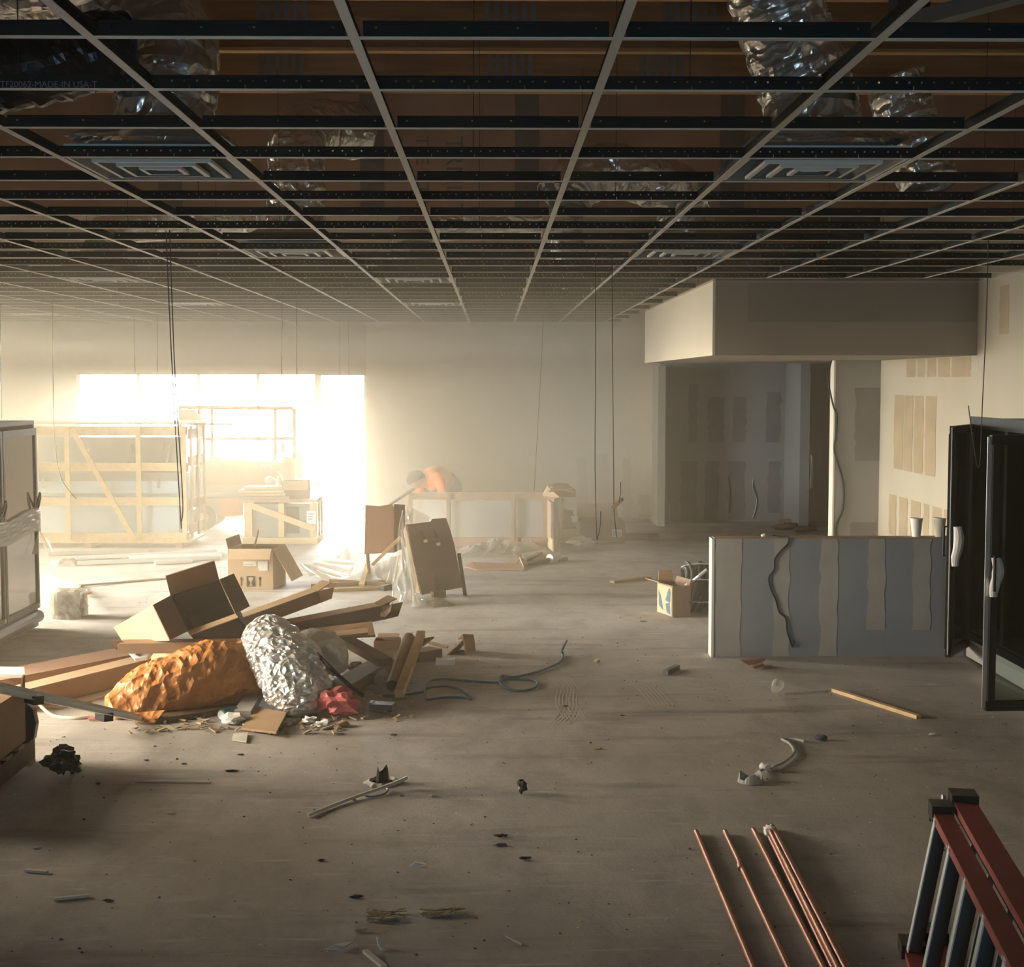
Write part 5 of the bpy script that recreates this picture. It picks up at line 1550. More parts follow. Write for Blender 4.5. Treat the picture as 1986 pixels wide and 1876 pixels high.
flap4([V(296, 1174, yt - .295), V(221, 1217, yt + .35), V(239, 1245, yt + .15), V(329, 1243, yt - .455)], 'cardlight', nm='side_panel')  # panel coloured paler than the flaps in place of light from the left
flap4([q[2] + out, q[3] + out, V(368, 1232, yt - .26), V(462, 1198, yt - .26)], 'card')
# long cartons rising to the right
def fan(name, pts_a, pts_b, mt, label, lid, seed, wd, ht):
    return carton_beam(name, pts_a, pts_b, wd, ht, mt, label, None, True, lid, seed=seed)
fan('long_carton', V(380, 1240, 9.75), V(612, 1156, 10.25), 'card', 'long brown carton rising to the right behind the silver bag', 'cardlight', 3, 0.13, 0.085)
fan('long_carton', V(560, 1220, 9.75), V(735, 1186, 10.0), 'carddark', 'dark long carton with torn curled end, right of the silver bag', 'card', 5, 0.16, 0.095)
MB().sheet([V(730, 1176, 9.95), V(747, 1186, 9.93), V(757, 1178, 9.9), V(761, 1168, 9.9), V(758, 1186, 9.88), V(748, 1197, 9.9), V(732, 1196, 9.93)], 0.006).thing('torn_flap', M['carddark'], 'curled torn flap at the end of the dark long carton', 'cardboard')
MB().sheet([V(580, 1224, 9.7), V(722, 1207, 9.7), V(728, 1234, 9.65), V(620, 1240, 9.6)], 0.02).thing('brown_board', M['card'], 'wide brown board under the dark long carton', 'board')
MB().sheet([V(600, 1232, 9.55), V(713, 1220, 9.55), V(714, 1229, 9.52), V(625, 1240, 9.5)], 0.02).thing('grey_board', M['cardlight'], 'narrow pale board lying on the wide brown board', 'board')
beam('black_board', V(672, 1243, 9.9), V(748, 1285, 9.45), 0.10, 0.05, 'carddark', 'dark flat board sloping down behind the small carton', 'board')
beam('brown_board', G(634, 1368) + Zv * .05, G(772, 1285) + Zv * .05, 0.16, 0.075, 'carddark', 'long brown board on the floor right of the silver bag', 'board')
MB().tube([G(761, 1345) + Zv * .045, V(793, 1238, 10.15)], 0.042, 16, False).thing('cardboard_tube', M['card'], 'brown cardboard tube leaning beside the wood post', 'tube')
m = MB().lathe(G(761, 1345) + Zv * .045, [(0.0, 0.02), (0.038, 0.02)], 16, V(793, 1238, 10.15) - G(761, 1345) - Zv * .045)
m.thing('tube_core', M['ink'], 'dark open end of the leaning cardboard tube', 'tube')
beam('wood_post', G(774, 1358) + Zv * .04, V(817, 1230, 10.15), 0.055, 0.05, 'pine', 'square pine post leaning right of the cardboard tube', 'post')
t_ = open_carton('cardboard_box', 'small shallow box standing behind the wood post', (V(726, 1272, 10.45).x, 10.45, 0.03), (1, 0, 0), (0, 1, 0), 0.18, 0.16, V(750, 1244, 10.45).z - 0.03, 'carddark', [(2, 0.03, 0.6, 'cardlight')])
beam('dark_block', G(800, 1284) + Zv * .04, G(845, 1276) + Zv * .04, 0.14, 0.07, 'carddark', 'dark carton piece behind the wood post', 'carton')
MB().sheet([V(822, 1240, 10.1), V(842, 1236, 10.1), V(822, 1252, 10.0), V(812, 1254, 10.0)], 0.012).thing('cardboard_scrap', M['card'], 'pointed cardboard scrap behind the top of the wood post', 'cardboard')
cable('dark_stick', [G(832, 1262) + Zv * .06, G(868, 1266) + Zv * .04], 0.012, 'card', 'thin brown stick between the post and the folded carton', 'stick')
e0 = G(868, 1270)
tri = [e0, V(903, 1272, e0.y) * 1.0, V(899, 1240, e0.y)]
tri[1].z = 0
t_ = thing('folded_carton', 'small triangular folded carton on the floor right of the pile', 'carton', (e0.x + .1, e0.y + .1, 0))
off = Vector((0.07, 0.16, 0))
for i, j, mt in ((0, 2, 'cardlight'), (1, 2, 'card'), (0, 1, 'carddark')):
    MB().sheet([tri[i], tri[j], tri[j] + off, tri[i] + off], 0.008).part('side', M[mt], t_)
MB().sheet([tri[2] + Zv * .004, tri[2] + off + Zv * .004, tri[2] + off * 0.6 + Vector((-.05, 0, .02)), tri[2] + Vector((-.04, 0, .0))], 0.006).part('flap', M['card'], t_)
MB().box(G(845, 1290).x, G(882, 1290).x, G(860, 1290).y, G(860, 1290).y + 0.09, 0.0, 0.035).thing('foam_block', M['foam'], 'white foam block on the floor right of the wood post', 'foam')
# big orange paper bag
def big_bag(name, path, rads, mt, label, cat, seed, amp, flat=0.8, fr=6.0, n=48, k=14, closed=True, crease=1.0):
    P = catmull(path, k)
    R_ = catmull([Vector((r, 0, 0)) for r in rads], k)
    vs = []
    prev = None
    for i, p in enumerate(P):
        d = (P[min(i + 1, len(P) - 1)] - P[max(i - 1, 0)]).normalized()
        side = d.cross(Zv).normalized()
        up = side.cross(d).normalized()
        for j in range(n):
            a = 2 * math.pi * j / n
            r = R_[i].x
            base = p + side * math.cos(a) * r + up * math.sin(a) * r * flat
            c1 = noise.noise(base * fr + Vector((seed, 0, 0)))
            c2 = abs(noise.noise(base * fr * 2.3 + Vector((0, seed, 0))))
            c3 = abs(noise.noise(base * fr * 5 + Vector((0, 0, seed))))
            rr = 1 + amp * (c1 * 0.9 - c2 * 1.1 * crease + 0.25 - c3 * 0.5 * crease)
            qv = p + (base - p) * rr
            qv.z = max(qv.z, 0.004)
            vs.append(qv)
    fs = []
    for i in range(len(P) - 1):
        for j in range(n):
            j2 = (j + 1) % n
            fs.append((i * n + j, i * n + j2, (i + 1) * n + j2, (i + 1) * n + j))
    if closed:
        fs.append(tuple(range((len(P) - 1) * n, len(P) * n)))
        fs.append(tuple(range(n - 1, -1, -1)))
    return MB().add(vs, fs).thing(name, M[mt], label, cat)
def mp(px, py, Y):
    return V(px, py, Y)
big_bag('paper_bag', [mp(213, 1378, 8.62), mp(250, 1366, 8.68), mp(300, 1345, 8.75), mp(360, 1325, 8.85), mp(420, 1312, 8.95), mp(470, 1306, 9.05), mp(490, 1304, 9.1)],
        [0.10, 0.165, 0.215, 0.24, 0.255, 0.235, 0.18], 'kraft', 'big crumpled orange paper bag lying on the debris pile', 'bag', 5, 0.15, 0.92, 4.2, 46, 9, crease=1.2)
MB().sheet([mp(207, 1391, 8.56), mp(214, 1345, 8.62), mp(232, 1362, 8.6), mp(222, 1384, 8.52)], 0.006).thing('bag_mouth', M['kraft'], 'open folded mouth of the orange paper bag', 'bag')
MB().sheet([mp(255, 1384, 8.5), mp(320, 1378, 8.48), mp(300, 1402, 8.42), mp(262, 1402, 8.45)], 0.006).thing('bag_corner', M['kraft'], 'loose lower corner of the orange paper bag on the floor', 'bag')
big_bag('insulation_bag', [mp(492, 1222, 9.25), mp(515, 1232, 9.15), mp(545, 1268, 8.95), mp(562, 1305, 8.8), mp(580, 1345, 8.68), mp(590, 1378, 8.62), mp(594, 1390, 8.6)],
        [0.07, 0.165, 0.205, 0.215, 0.20, 0.13, 0.06], 'bagfoil', 'large crinkled silver foil bag sprawled over the pile', 'bag', 9, 0.16, 0.8, 7.0, 64, 16)
big_bag('plastic_bag', [mp(575, 1250, 9.4), mp(600, 1255, 9.4), mp(630, 1270, 9.35), mp(650, 1290, 9.3), mp(658, 1305, 9.28)],
        [0.08, 0.14, 0.15, 0.11, 0.05], 'haze_film', 'grey plastic sack behind the silver foil bag', 'bag', 13, 0.2, 0.9, 6.0, 40, 12)
crumple('sack_contents', mp(618, 1310, 9.4), 0.13, 'liftgrey', 'dull grey stuffing inside the grey plastic sack', 'stuffing', 17, 0.7)
cable('dark_strap', [mp(588, 1238, 8.98), mp(612, 1266, 8.85), mp(640, 1295, 8.75), mp(672, 1325, 8.7), mp(704, 1350, 8.72)], 0.014, 'blackplastic', 'dark strap running down over the silver bag to the floor', 'strap')
crumple('plastic_bag', G(652, 1392), 0.115, 'pink', 'small crumpled reddish pink plastic bag at the front of the pile', 'bag', 22, 0.75, sub=3, amp=0.4, freq=2.0, stretch=(1.2, 0.8))
beam('grey_board', G(470, 1396) + Zv * .03, G(508, 1350) + Zv * .08, 0.10, 0.045, 'mud', 'grey board end on the floor between the two bags', 'board')
MB().sheet([G(468, 1414, .012), G(536, 1422, .03), G(556, 1384, .05), G(500, 1372, .03)], 0.012).thing('cardboard_flat', M['card'], 'flat brown cardboard on the floor under the silver bag', 'cardboard')
MB().sheet([G(300, 1400, .02), G(486, 1372, .02), G(484, 1348, .03), G(330, 1376, .03)], 0.03).thing('brown_slab', M['wooddark'], 'dark brown panel on the floor under the orange bag', 'board')
MB().tube([G(430, 1399) + Zv * .035, G(455, 1391) + Zv * .035], 0.033, 14).thing('blue_can', M['blueplastic'], 'small dark blue can lying before the grey board', 'can')
MB().lathe(G(430, 1399) + Zv * .035, [(0.0, 0.0), (0.02, -.003), (0.026, -.004)], 12, G(455, 1391) - G(430, 1399)).thing('can_lid', M['steel'], 'pale end of the dark blue can', 'can')
crumple('crumpled_film', G(452, 1404), 0.07, 'foam', 'crumpled pale film beside the dark blue can', 'paper', 41, 0.5)
t = thing('battery_pack', 'dark grey pack with a teal end on the floor before the pile', 'tool', tuple(G(742, 1381)))
MB().bar(G(722, 1378) + Zv * .025, G(764, 1380) + Zv * .025, 0.09, 0.045).part('body', M['greysteel'], t)
MB().bar(G(717, 1378) + Zv * .03, G(724, 1378) + Zv * .03, 0.08, 0.05).part('end', M['teal'], t, 'teal end')
MB().sheet([G(450, 1436, .008), G(478, 1440, .008), G(481, 1422, .014), G(452, 1424, .008)], 0.006).thing('paper_sheet', M['pale'], 'pale dirty paper sheet on the floor before the pile', 'paper')
MB().tube([G(735, 1330) + Zv * .04, G(744, 1318) + Zv * .04], 0.035, 12).thing('plastic_bottle', M['milky'], 'clear plastic bottle beside the brown board', 'bottle')
# rubble
rnd = random.Random(4)
rb = MB()
for i in range(260):
    px, py = rnd.uniform(600, 800), rnd.uniform(1290, 1400)
    if i % 2:
        px, py = rnd.uniform(250, 660), rnd.uniform(1385, 1425)
    p = G(px, py)
    s = rnd.uniform(0.006, 0.03)
    a = rnd.uniform(0, 3.14)
    d = Vector((math.cos(a), math.sin(a), rnd.uniform(-.1, .4))) * s
    rb.bar(p - d + Zv * 0.012, p + d + Zv * .012, s * 0.8, s * 0.35)
rb.thing('rubble', M['straw'], 'small wood and cardboard bits scattered round the debris pile', 'rubble', kind='stuff')
for k, (px, py, r, mt) in enumerate(((690, 1300, .06, 'carddark'), (715, 1310, .05, 'card'), (672, 1322, .05, 'foam'), (655, 1345, .06, 'wooddark'), (700, 1330, .04, 'card'), (600, 1405, .04, 'foam'), (625, 1412, .045, 'foam'), (560, 1404, .04, 'pale'), (665, 1410, .04, 'card'))):
    crumple('rubble_scrap', G(px, py), r, mt, ('dark crumpled scrap behind the brown board', 'brown crumpled scrap beside the brown board', 'white crumpled scrap by the grey sack', 'dark scrap at the foot of the silver bag', 'small brown scrap by the strap end', 'white scrap under the silver bag tip', 'white film scrap before the pink bag', 'pale chip left of the silver bag tip', 'brown scrap at the pink bag front')[k], 'scrap', 70 + k, 0.4, amp=0.6)
# black cable on the floor
cable('black_cable', [G(px, py, .012) for px, py in ((742, 1349), (775, 1350), (800, 1346), (822, 1340), (826, 1327), (840, 1319), (870, 1318), (920, 1322), (966, 1324), (975, 1318), (1010, 1318), (1035, 1320), (1043, 1325), (1036, 1335), (1010, 1340), (985, 1336), (970, 1326), (969, 1316), (976, 1311), (1000, 1313), (1040, 1304), (1070, 1293), (1088, 1283), (1092, 1270))] + [G(1090, 1262, .04), G(1099, 1243, .06)], 0.0085, 'blueplastic', 'long dark looping cable on the bare floor right of the pile')
cable('black_cable', [G(px, py, .010) for px, py in ((824, 1335), (824, 1352), (830, 1357), (860, 1353), (900, 1353), (914, 1357), (910, 1350), (893, 1338), (872, 1332), (848, 1332), (826, 1336))], 0.0075, 'blueplastic', 'short dark cable loop nearer than the long cable')

# ================================================================ PALLET, STUDS AT THE LEFT EDGE
# stacked boxes on a pallet, only the right end shows
pr0 = G(0, 1530)
xr_ = G(50, 1500).x
y_f, y_b = 6.4, 7.62
t = thing('pallet', 'wooden pallet at the left edge carrying a dark carton', 'pallet', (xr_ - 0.5, 7.0, 0))
xr_ = V(56, 1480, 7.5).x
for k in range(7):
    yy = y_f + 0.03 + k * (y_b - y_f - 0.12) / 6
    MB().box(xr_ - 1.1, xr_, yy, yy + 0.09, 0.122, 0.140).part('deck_board', M['pinered'], t)
for x in (xr_ - 1.06, xr_ - 0.55, xr_ - 0.04):
    MB().box(x, x + 0.036, y_f + 0.02, y_b, 0.018, 0.121).part('stringer', M['wooddark'], t)
for yy in (y_f + 0.05, 7.0, y_b - 0.1):
    MB().box(xr_ - 1.1, xr_, yy, yy + 0.09, 0.0, 0.017).part('bottom_board', M['pinered'], t)
zc2 = V(38, 1338, 7.45).z
xc2 = V(37, 1400, 7.4).x
t = thing('large_carton', 'dark brown carton with printed marks on the pallet at the left edge', 'box', (xc2 - .5, 7.0, 0.142))
MB().box(xc2 - 1.0, xc2, 6.5, 7.5, 0.142, zc2).part('body', M['card'], t)
MB().box(xc2 + 0.0005, xc2 + 0.003, 6.66, 6.95, zc2 - 0.27, zc2 - 0.16).part('print', M['ink'], t)
MB().box(xc2 + 0.0005, xc2 + 0.003, 6.62, 7.1, 0.30, 0.335).part('print', M['ink'], t)
MB().sheet([(xc2 + .003, 6.4, zc2), (xc2 + .003, 6.78, zc2), (xc2 + .003, 6.80, zc2 - .12), (xc2 + 0.003, 6.4, zc2 - .14)], 0.004).part('film_patch', M['film'], t)
pl = [(xc2 - 0.02, 7.51, zc2 - 0.06), (xc2 + 0.03, 7.53, zc2 - 0.12), (xc2 + 0.045, 7.53, zc2 - 0.2), (xc2 + 0.03, 7.53, zc2 - .28), (xc2 - .02, 7.51, zc2 - .3)]
MB().prism(pl, (0, 0.05, 0)).part('black_wrap', M['blackplastic'], t)
MB().sheet([(xc2 - .001, 7.44, zc2), (xc2 - .001, 7.5, zc2), (xc2 - .001, 7.5, zc2 + .07), (xc2 - .001, 7.47, zc2 + .06)], 0.008).part('flap', M['card'], t)
sb = V(-30, 1331, 7.2)
for k, (a, b, mt) in enumerate((((-40, 1336, 7.0), (275, 1406, 8.5), 'whitemetal'), ((-40, 1331, 7.05), (270, 1402, 8.55), 'galv'), ((-40, 1326, 7.1), (262, 1399, 8.6), 'whitemetal'))):
    A = V(*a)
    B = G(b[0], b[1]) + Zv * 0.018
    m = MB().bar(A, B, 0.035, 0.004)
    m.bar(A + Zv * .016, B + Zv * .016, 0.003, 0.028)
    m.thing('metal_strip', M[mt], ('nearest', 'middle', 'farthest')[k] + ' metal strip of the taped bundle sloping to the floor at left', 'metal strip', 'taped metal strips at the left')
for px, py, Y in ((66, 1357, 7.45), (202, 1390, 8.12)):
    p = V(px, py, Y)
    MB().bar(p + Vector((-.02, -.02, 0.004)), p + Vector((.02, .02, 0.0)), 0.10, 0.045).thing('tape_band', M['blackplastic'], 'black tape band round the metal strips, ' + ('near the carton' if px < 100 else 'near the orange bag'), 'tape')
beam('metal_stud', V(-40, 1336, 7.9), V(74, 1346, 8.3), 0.07, 0.03, 'galv', 'galvanised stud end lying over the carton at the left edge', 'metal stud')
cable('pale_strip', [G(72, 1378) + Zv * .05, G(100, 1390) + Zv * .01, G(140, 1396) + Zv * .01, G(175, 1394) + Zv * .01], 0.010, 'pale', 'pale bent strip on the floor under the metal strips', 'strip')
MB().sheet([G(172, 1397, .01), G(196, 1396, .01), G(190, 1391, .02), G(170, 1393, .015)], 0.006).thing('pink_scrap', M['pink'], 'tiny pink scrap under the metal strip bundle', 'scrap')
# ================================================================ FOREGROUND
crumple('black_wrap', G(124, 1508), 0.075, 'blackplastic', 'crumpled black plastic wrap on the floor right of the pallet', 'wrap', 51, 0.75, sub=3, amp=0.7, freq=1.9)
m = MB().tube(catmull([G(108, 1500) + Zv * .06, V(118, 1488, 7.36), V(130, 1477, 7.36), V(137, 1487, 7.36), V(142, 1505, 7.38)], 6), [0.011] * 25, 6)
m.thing('black_loop', M['blackplastic'], 'black loop sticking up from the crumpled black wrap', 'wrap')
# floor box stub
c = G(742, 1519)
t = thing('floor_outlet', 'rough round hole in the floor with a torn black conduit stub', 'outlet', (c.x, c.y, 0))
mb = MB()
n = 24
rg = random.Random(2)
ring = [(0.055 + rg.uniform(-.006, .006), 0.09 + rg.uniform(-.008, .012)) for _ in range(n)]
vs = []
for k in range(n):
    a = 2 * math.pi * k / n
    for r, z in ((ring[k][0], 0.006), (ring[k][0] + 0.012, 0.014 + rg.uniform(0, .006)), (ring[k][1], 0.003)):
        vs.append((c.x + math.cos(a) * r, c.y + math.sin(a) * r, z))
fs = []
for k in range(n):
    k2 = (k + 1) % n
    for i in range(2):
        fs.append((k * 3 + i, k2 * 3 + i, k2 * 3 + i + 1, k * 3 + i + 1))
mb.add(vs, fs).part('broken_rim', M['concrete'], t)
MB().lathe((c.x, c.y, 0.0), [(0, .0055), (0.058, .0055)], 20).part('hole', M['ink'], t)
mb = MB()
hs = [0.075, 0.09, 0.082, 0.06, 0.05, 0.056, 0.078, 0.088, 0.066, 0.055, 0.07, 0.085]
vs = []
for k in range(12):
    a = 2 * math.pi * k / 12
    for z in (0.006, 0.04, hs[k]):
        r = 0.036 - z * 0.12
        vs.append((c.x + math.cos(a) * r, c.y + math.sin(a) * r, z))
fs = []
for k in range(12):
    k2 = (k + 1) % 12
    for i in range(2):
        fs.append((k * 3 + i, k2 * 3 + i, k2 * 3 + i + 1, k * 3 + i + 1))
mb.add(vs, fs).part('torn_stub', M['blackplastic'], t)
c2 = G(1456, 1518)
t = thing('floor_outlet', 'broken floor outlet ring with a dirty wire trailing away, at right', 'outlet', (c2.x, c2.y, 0))
mb = MB()
vs = []
for k in range(n):
    a = 2 * math.pi * k / n
    hgt = 0.03 + 0.018 * math.sin(a * 3) + rg.uniform(0, .012)
    for r, z in ((0.042, 0.004), (0.055, hgt), (0.066, 0.003)):
        vs.append((c2.x + math.cos(a) * r, c2.y + math.sin(a) * r * 0.9, z))
fs = []
for k in range(n):
    k2 = (k + 1) % n
    for i in range(2):
        fs.append((k * 3 + i, k2 * 3 + i, k2 * 3 + i + 1, k * 3 + i + 1))
mb.add(vs, fs).part('ring', M['mud'], t)
MB().lathe((c2.x, c2.y, 0.0), [(0, .006), (0.043, .006)], 20).part('hole', M['ink'], t)
cable('dirty_wire', [G(1474, 1514) + Zv * .02, G(1473, 1504) + Zv * .02, G(1484, 1496) + Zv * .012, G(1500, 1492) + Zv * .012, G(1520, 1483) + Zv * .012, G(1536, 1470) + Zv * .012, G(1540, 1460) + Zv * .012, G(1531, 1446) + Zv * .012, G(1517, 1438) + Zv * .012, G(1540, 1434, .012), G(1560, 1438, .012)], 0.008, 'mud', 'dirty pale wire curling away from the broken outlet ring')
crumple('plaster_lump', G(1482, 1497), 0.028, 'foam', 'pale plaster lump on the dirty wire', 'lump', 55, 0.9)
crumple('plaster_lump', G(1500, 1494), 0.024, 'mud', 'flat grey lump on the dirty wire further right', 'lump', 56, 0.5)
crumple('dark_lump', G(1592, 1437), 0.03, 'greysteel', 'small dark crumpled lump right of the dirty wire', 'lump', 57, 0.6, stretch=(1.4, .8))
cable('white_rod', [G(597, 1582, .012), G(670, 1553, .012), G(752, 1524, .03), G(790, 1508, .06)], 0.0085, 'pale', 'thin pale rod on the floor by the black conduit stub', 'rod')
cable('thin_wire', [G(746, 1524, .02), G(752, 1532, .01), G(746, 1540, .008), G(725, 1545, .006), G(708, 1544, .006)], 0.004, 'greysteel', 'thin wire curl beside the black conduit stub', 'wire')
crumple('black_lump', G(1013, 1540), 0.026, 'rubber', 'small black lump alone on the floor near the middle', 'lump', 58, 1.1, amp=0.6)
beam('dark_pipe', G(1291, 1310) + Zv * .018, G(1314, 1299) + Zv * .018, 0.036, 0.034, 'greysteel', 'short dark pipe piece on the floor left of the half wall', 'pipe')
beam('pine_lath', G(1617, 1342) + Zv * .012, G(1782, 1395) + Zv * .012, 0.035, 0.022, 'pine', 'long thin pine lath on the floor before the cooler', 'lath')
p = G(1512, 1349)
MB().lathe(Vector((p.x - .03, p.y, 0.04)), [(0, 0), (0.026, 0), (0.040, 0.09), (0.037, 0.09)], 18, (0.4, 0.9, 0.15)).thing('plastic_cup', M['milky'], 'clear plastic cup lying on the floor before the half wall', 'cup')
MB().sheet([G(1437, 1281, .05), G(1486, 1277, .06), G(1478, 1287, .02), G(1452, 1290, .006)], 0.008).thing('cardboard_scrap', M['cardred'], 'folded pinkish scrap against the foot of the half wall', 'cardboard')
MB().sheet([G(1458, 1292, .03), G(1480, 1286, .05), G(1482, 1291, .01), G(1464, 1297, .006)], 0.008).thing('cardboard_scrap', M['cardred'], 'smaller curled scrap below the pinkish scrap at the half wall', 'cardboard')
beam('wood_chip', G(1468, 1294) + Zv * .008, G(1497, 1293) + Zv * .008, 0.03, 0.012, 'cardlight', 'thin chip before the pinkish scrap at the half wall', 'chip')
def chip(px, py, r, mt, label, seed, cat='scrap', sq=0.4, st=(1.6, 0.7)):
    crumple('floor_scrap', G(px, py), r * 0.62, mt, label, cat, seed, sq, amp=0.6, stretch=st)
chip(328, 1579, 0.022, 'pale', 'small pale leaf-like scrap on the floor at left front', 101)
chip(284, 1476, 0.014, 'grit', 'tiny dark bit behind the crumpled black wrap', 102)
chip(357, 1483, 0.016, 'grit', 'dark flat bit on the floor before the orange bag', 103)
chip(451, 1497, 0.03, 'blackplastic', 'flat black torn strip on the floor left of the conduit stub', 104, sq=0.25, st=(2, .6))
chip(467, 1465, 0.016, 'grit', 'dark bit on the floor below the paper sheet', 105)
chip(764, 1427, 0.02, 'grit', 'dark flat bit before the battery pack', 106)
chip(838, 1546, 0.02, 'pale', 'pale chip right of the thin wire curl', 107)
chip(1158, 1285, 0.028, 'pale', 'small pale block on the floor right of the cable end', 108, sq=0.7, st=(1.3, .8))
chip(1097, 1371, 0.018, 'grit', 'dark bit among the tyre marks on the floor', 109)
chip(1207, 1389, 0.014, 'grit', 'tiny dark bit right of the tyre marks', 110)
chip(1160, 1454, 0.025, 'straw', 'brown flat bit in the middle of the bare floor', 111)
chip(972, 1624, 0.026, 'grit', 'dark torn bit behind the bluish bit in front', 112)
chip(972, 1641, 0.03, 'bluebit', 'bluish dark scrap on the dark floor stain', 113, sq=0.3)
chip(1018, 1668, 0.024, 'grit', 'dark bit right of the bluish scrap', 114)
chip(622, 1671, 0.016, 'grit', 'tiny dark bit left of the white folded scrap', 115)
chip(691, 1742, 0.022, 'grit', 'small dark bit behind the straw clump', 116)
chip(210, 1749, 0.018, 'grit', 'dark bit at the end of the pale twig in front', 117)
chip(72, 1646, 0.02, 'mud', 'greyish bit at far left front', 118)
chip(224, 1636, 0.016, 'pale', 'tiny pale bit left front by the dark twig', 119)
chip(1290, 1306, 0.016, 'grit', 'dark bit touching the short dark pipe', 120)
chip(1812, 1426, 0.03, 'foam', 'white curl on the dark floor at far right', 121, sq=0.3, st=(1.8, .5))
chip(1540, 1355, 0.018, 'mud', 'grey flakes right of the lying plastic cup', 122)
chip(1920, 1341, 0.028, 'ink', 'black spot of dirt by the nearer cooler door', 123, sq=0.1)
chip(1247, 1206, 0.026, 'grit', 'dark sliver on the floor left of the printed box', 124, sq=0.2)
chip(1905, 1600, 0.02, 'mud', 'grey bit on the dark floor beside the ladder', 125)
chip(700, 1808, 0.022, 'straw', 'small brown bit left below the straw clump', 126)
t = MB()
for a, b in (((105, 1748), (172, 1741)), ((50, 1692), (92, 1695))):
    beam('pale_twig', G(*a) + Zv * .008, G(*b) + Zv * .008, 0.018, 0.01, 'pale', 'pale flat twig on the floor, ' + ('longer one in front' if a[0] > 80 else 'shorter one at far left'), 'twig')
beam('pale_stick', G(708, 1849) + Zv * .008, G(745, 1880) + Zv * .008, 0.02, 0.012, 'pale', 'pale stick end at the bottom edge of the picture', 'stick')
beam('thin_stick', G(981, 1818) + Zv * .005, G(1012, 1834) + Zv * .005, 0.008, 0.006, 'mud', 'thin grey stick on the dark floor in front', 'stick')
beam('thin_rod', G(262, 1517) + Zv * .006, G(408, 1520) + Zv * .006, 0.014, 0.008, 'pale', 'thin pale rod lying level on the floor at left', 'rod')
MB().sheet([G(795, 1680, .004), G(806, 1672, .02), G(826, 1676, .02), G(815, 1679, .004)], 0.004).thing('paper_scrap', M['white'], 'white folded scrap on the floor left of the dark stain', 'paper')
MB().sheet([G(730, 1818, .03), G(742, 1826, .02), G(747, 1832, .01), G(740, 1844, .004), G(733, 1832, .02)], 0.004).thing('paper_scrap', M['white'], 'white torn scrap standing near the bottom edge', 'paper')
MB().sheet([G(628, 1842, .004), G(650, 1832, .02), G(668, 1836, .02), G(688, 1826, .01), G(662, 1842, .004)], 0.004).thing('paper_scrap', M['pale'], 'pale twisted scrap left of the white torn scrap', 'paper')
def straw(px0, px1, py, label, seed, wd):
    r = random.Random(seed)
    m = MB()
    for i in range(70):
        px = r.uniform(px0, px1)
        p = G(px, py + r.uniform(-wd, wd) - (px - px0) * 0.05)
        a = r.uniform(-.9, .9)
        d = Vector((math.cos(a), math.sin(a) * 0.6, r.uniform(-.15, .25))) * r.uniform(.012, .035)
        m.bar(p - d + Zv * 0.012, p + d + Zv * .012, 0.006, 0.004)
    m.thing('straw_clump', M['straw'], label, 'straw', kind='stuff')
straw(722, 775, 1782, 'clump of dry straw bits on the floor near the front', 1, 8)
straw(828, 896, 1776, 'second clump of straw fibres right of the first', 2, 5)
# fine grit over the floor
rnd = random.Random(12)
m = MB()
for i in range(1500):
    x, y = rnd.uniform(-3.2, 3.2), rnd.uniform(4.8, 13.5)
    if y > 10.4 and x > 1.4:
        continue
    s = rnd.uniform(0.002, 0.008) * (1.5 if rnd.random() < .06 else 1)
    a = rnd.uniform(0, 6.28)
    P = [Vector((x + math.cos(a + k * 2.1) * s * rnd.uniform(.6, 1.5), y + math.sin(a + k * 2.1) * s, 0.0015)) for k in range(3)]
    m.add(P + [Vector((x, y, s * .8))], [(0, 1, 3), (1, 2, 3), (2, 0, 3)])
m.thing('floor_grit', M['grit'], 'fine dark grit strewn over the concrete floor', 'grit', kind='stuff')
m = MB()
for i in range(700):
    x, y = rnd.uniform(-3.2, 3.2), rnd.uniform(4.8, 13.5)
    if y > 10.4 and x > 1.4:
        continue
    s = rnd.uniform(0.002, 0.008)
    a = rnd.uniform(0, 6.28)
    P = [Vector((x + math.cos(a + k * 2.1) * s * rnd.uniform(.6, 1.8), y + math.sin(a + k * 2.1) * s, 0.0015)) for k in range(3)]
    m.add(P + [Vector((x, y, s * .6))], [(0, 1, 3), (1, 2, 3), (2, 0, 3)])
m.thing('plaster_crumbs', M['pale'], 'fine pale plaster crumbs strewn over the concrete floor', 'crumbs', kind='stuff')
def tyre(pts, wd, n_, label, mt='scuff'):
    c_ = catmull([G(*p) for p in pts], 8)
    m_ = MB()
    for k in range(n_):
        o_ = (k / (n_ - 1) - 0.5) * wd
        for i in range(len(c_) - 1):
            d_ = (c_[min(i + 2, len(c_) - 1)] - c_[i]).normalized()
            e_ = (c_[min(i + 1, len(c_) - 1)] - c_[max(i - 1, 0)]).normalized()
            s0, s1 = Vector((-e_.y, e_.x, 0)), Vector((-d_.y, d_.x, 0))
            a_, b_ = c_[i] + s0 * o_ + Zv * .0012, c_[i + 1] + s1 * o_ + Zv * .0012
            m_.add([a_ - s0 * .004, a_ + s0 * .004, b_ + s1 * .004, b_ - s1 * .004], [(0, 1, 2, 3)])
    m_.thing('tyre_mark', M[mt], label, 'tyre mark', kind='stuff')
tyre([(1082, 1312), (1100, 1335), (1098, 1355), (1100, 1370), (1115, 1395)], 0.13, 7, 'pale dusty tyre mark curving on the floor right of the looping cable')
tyre([(1240, 1320), (1265, 1345), (1285, 1370)], 0.13, 6, 'fainter pale tyre mark right of the first one')
tyre([(1085, 1405), (1100, 1390), (1108, 1372)], 0.12, 6, 'short pale tyre mark joining the curved one')
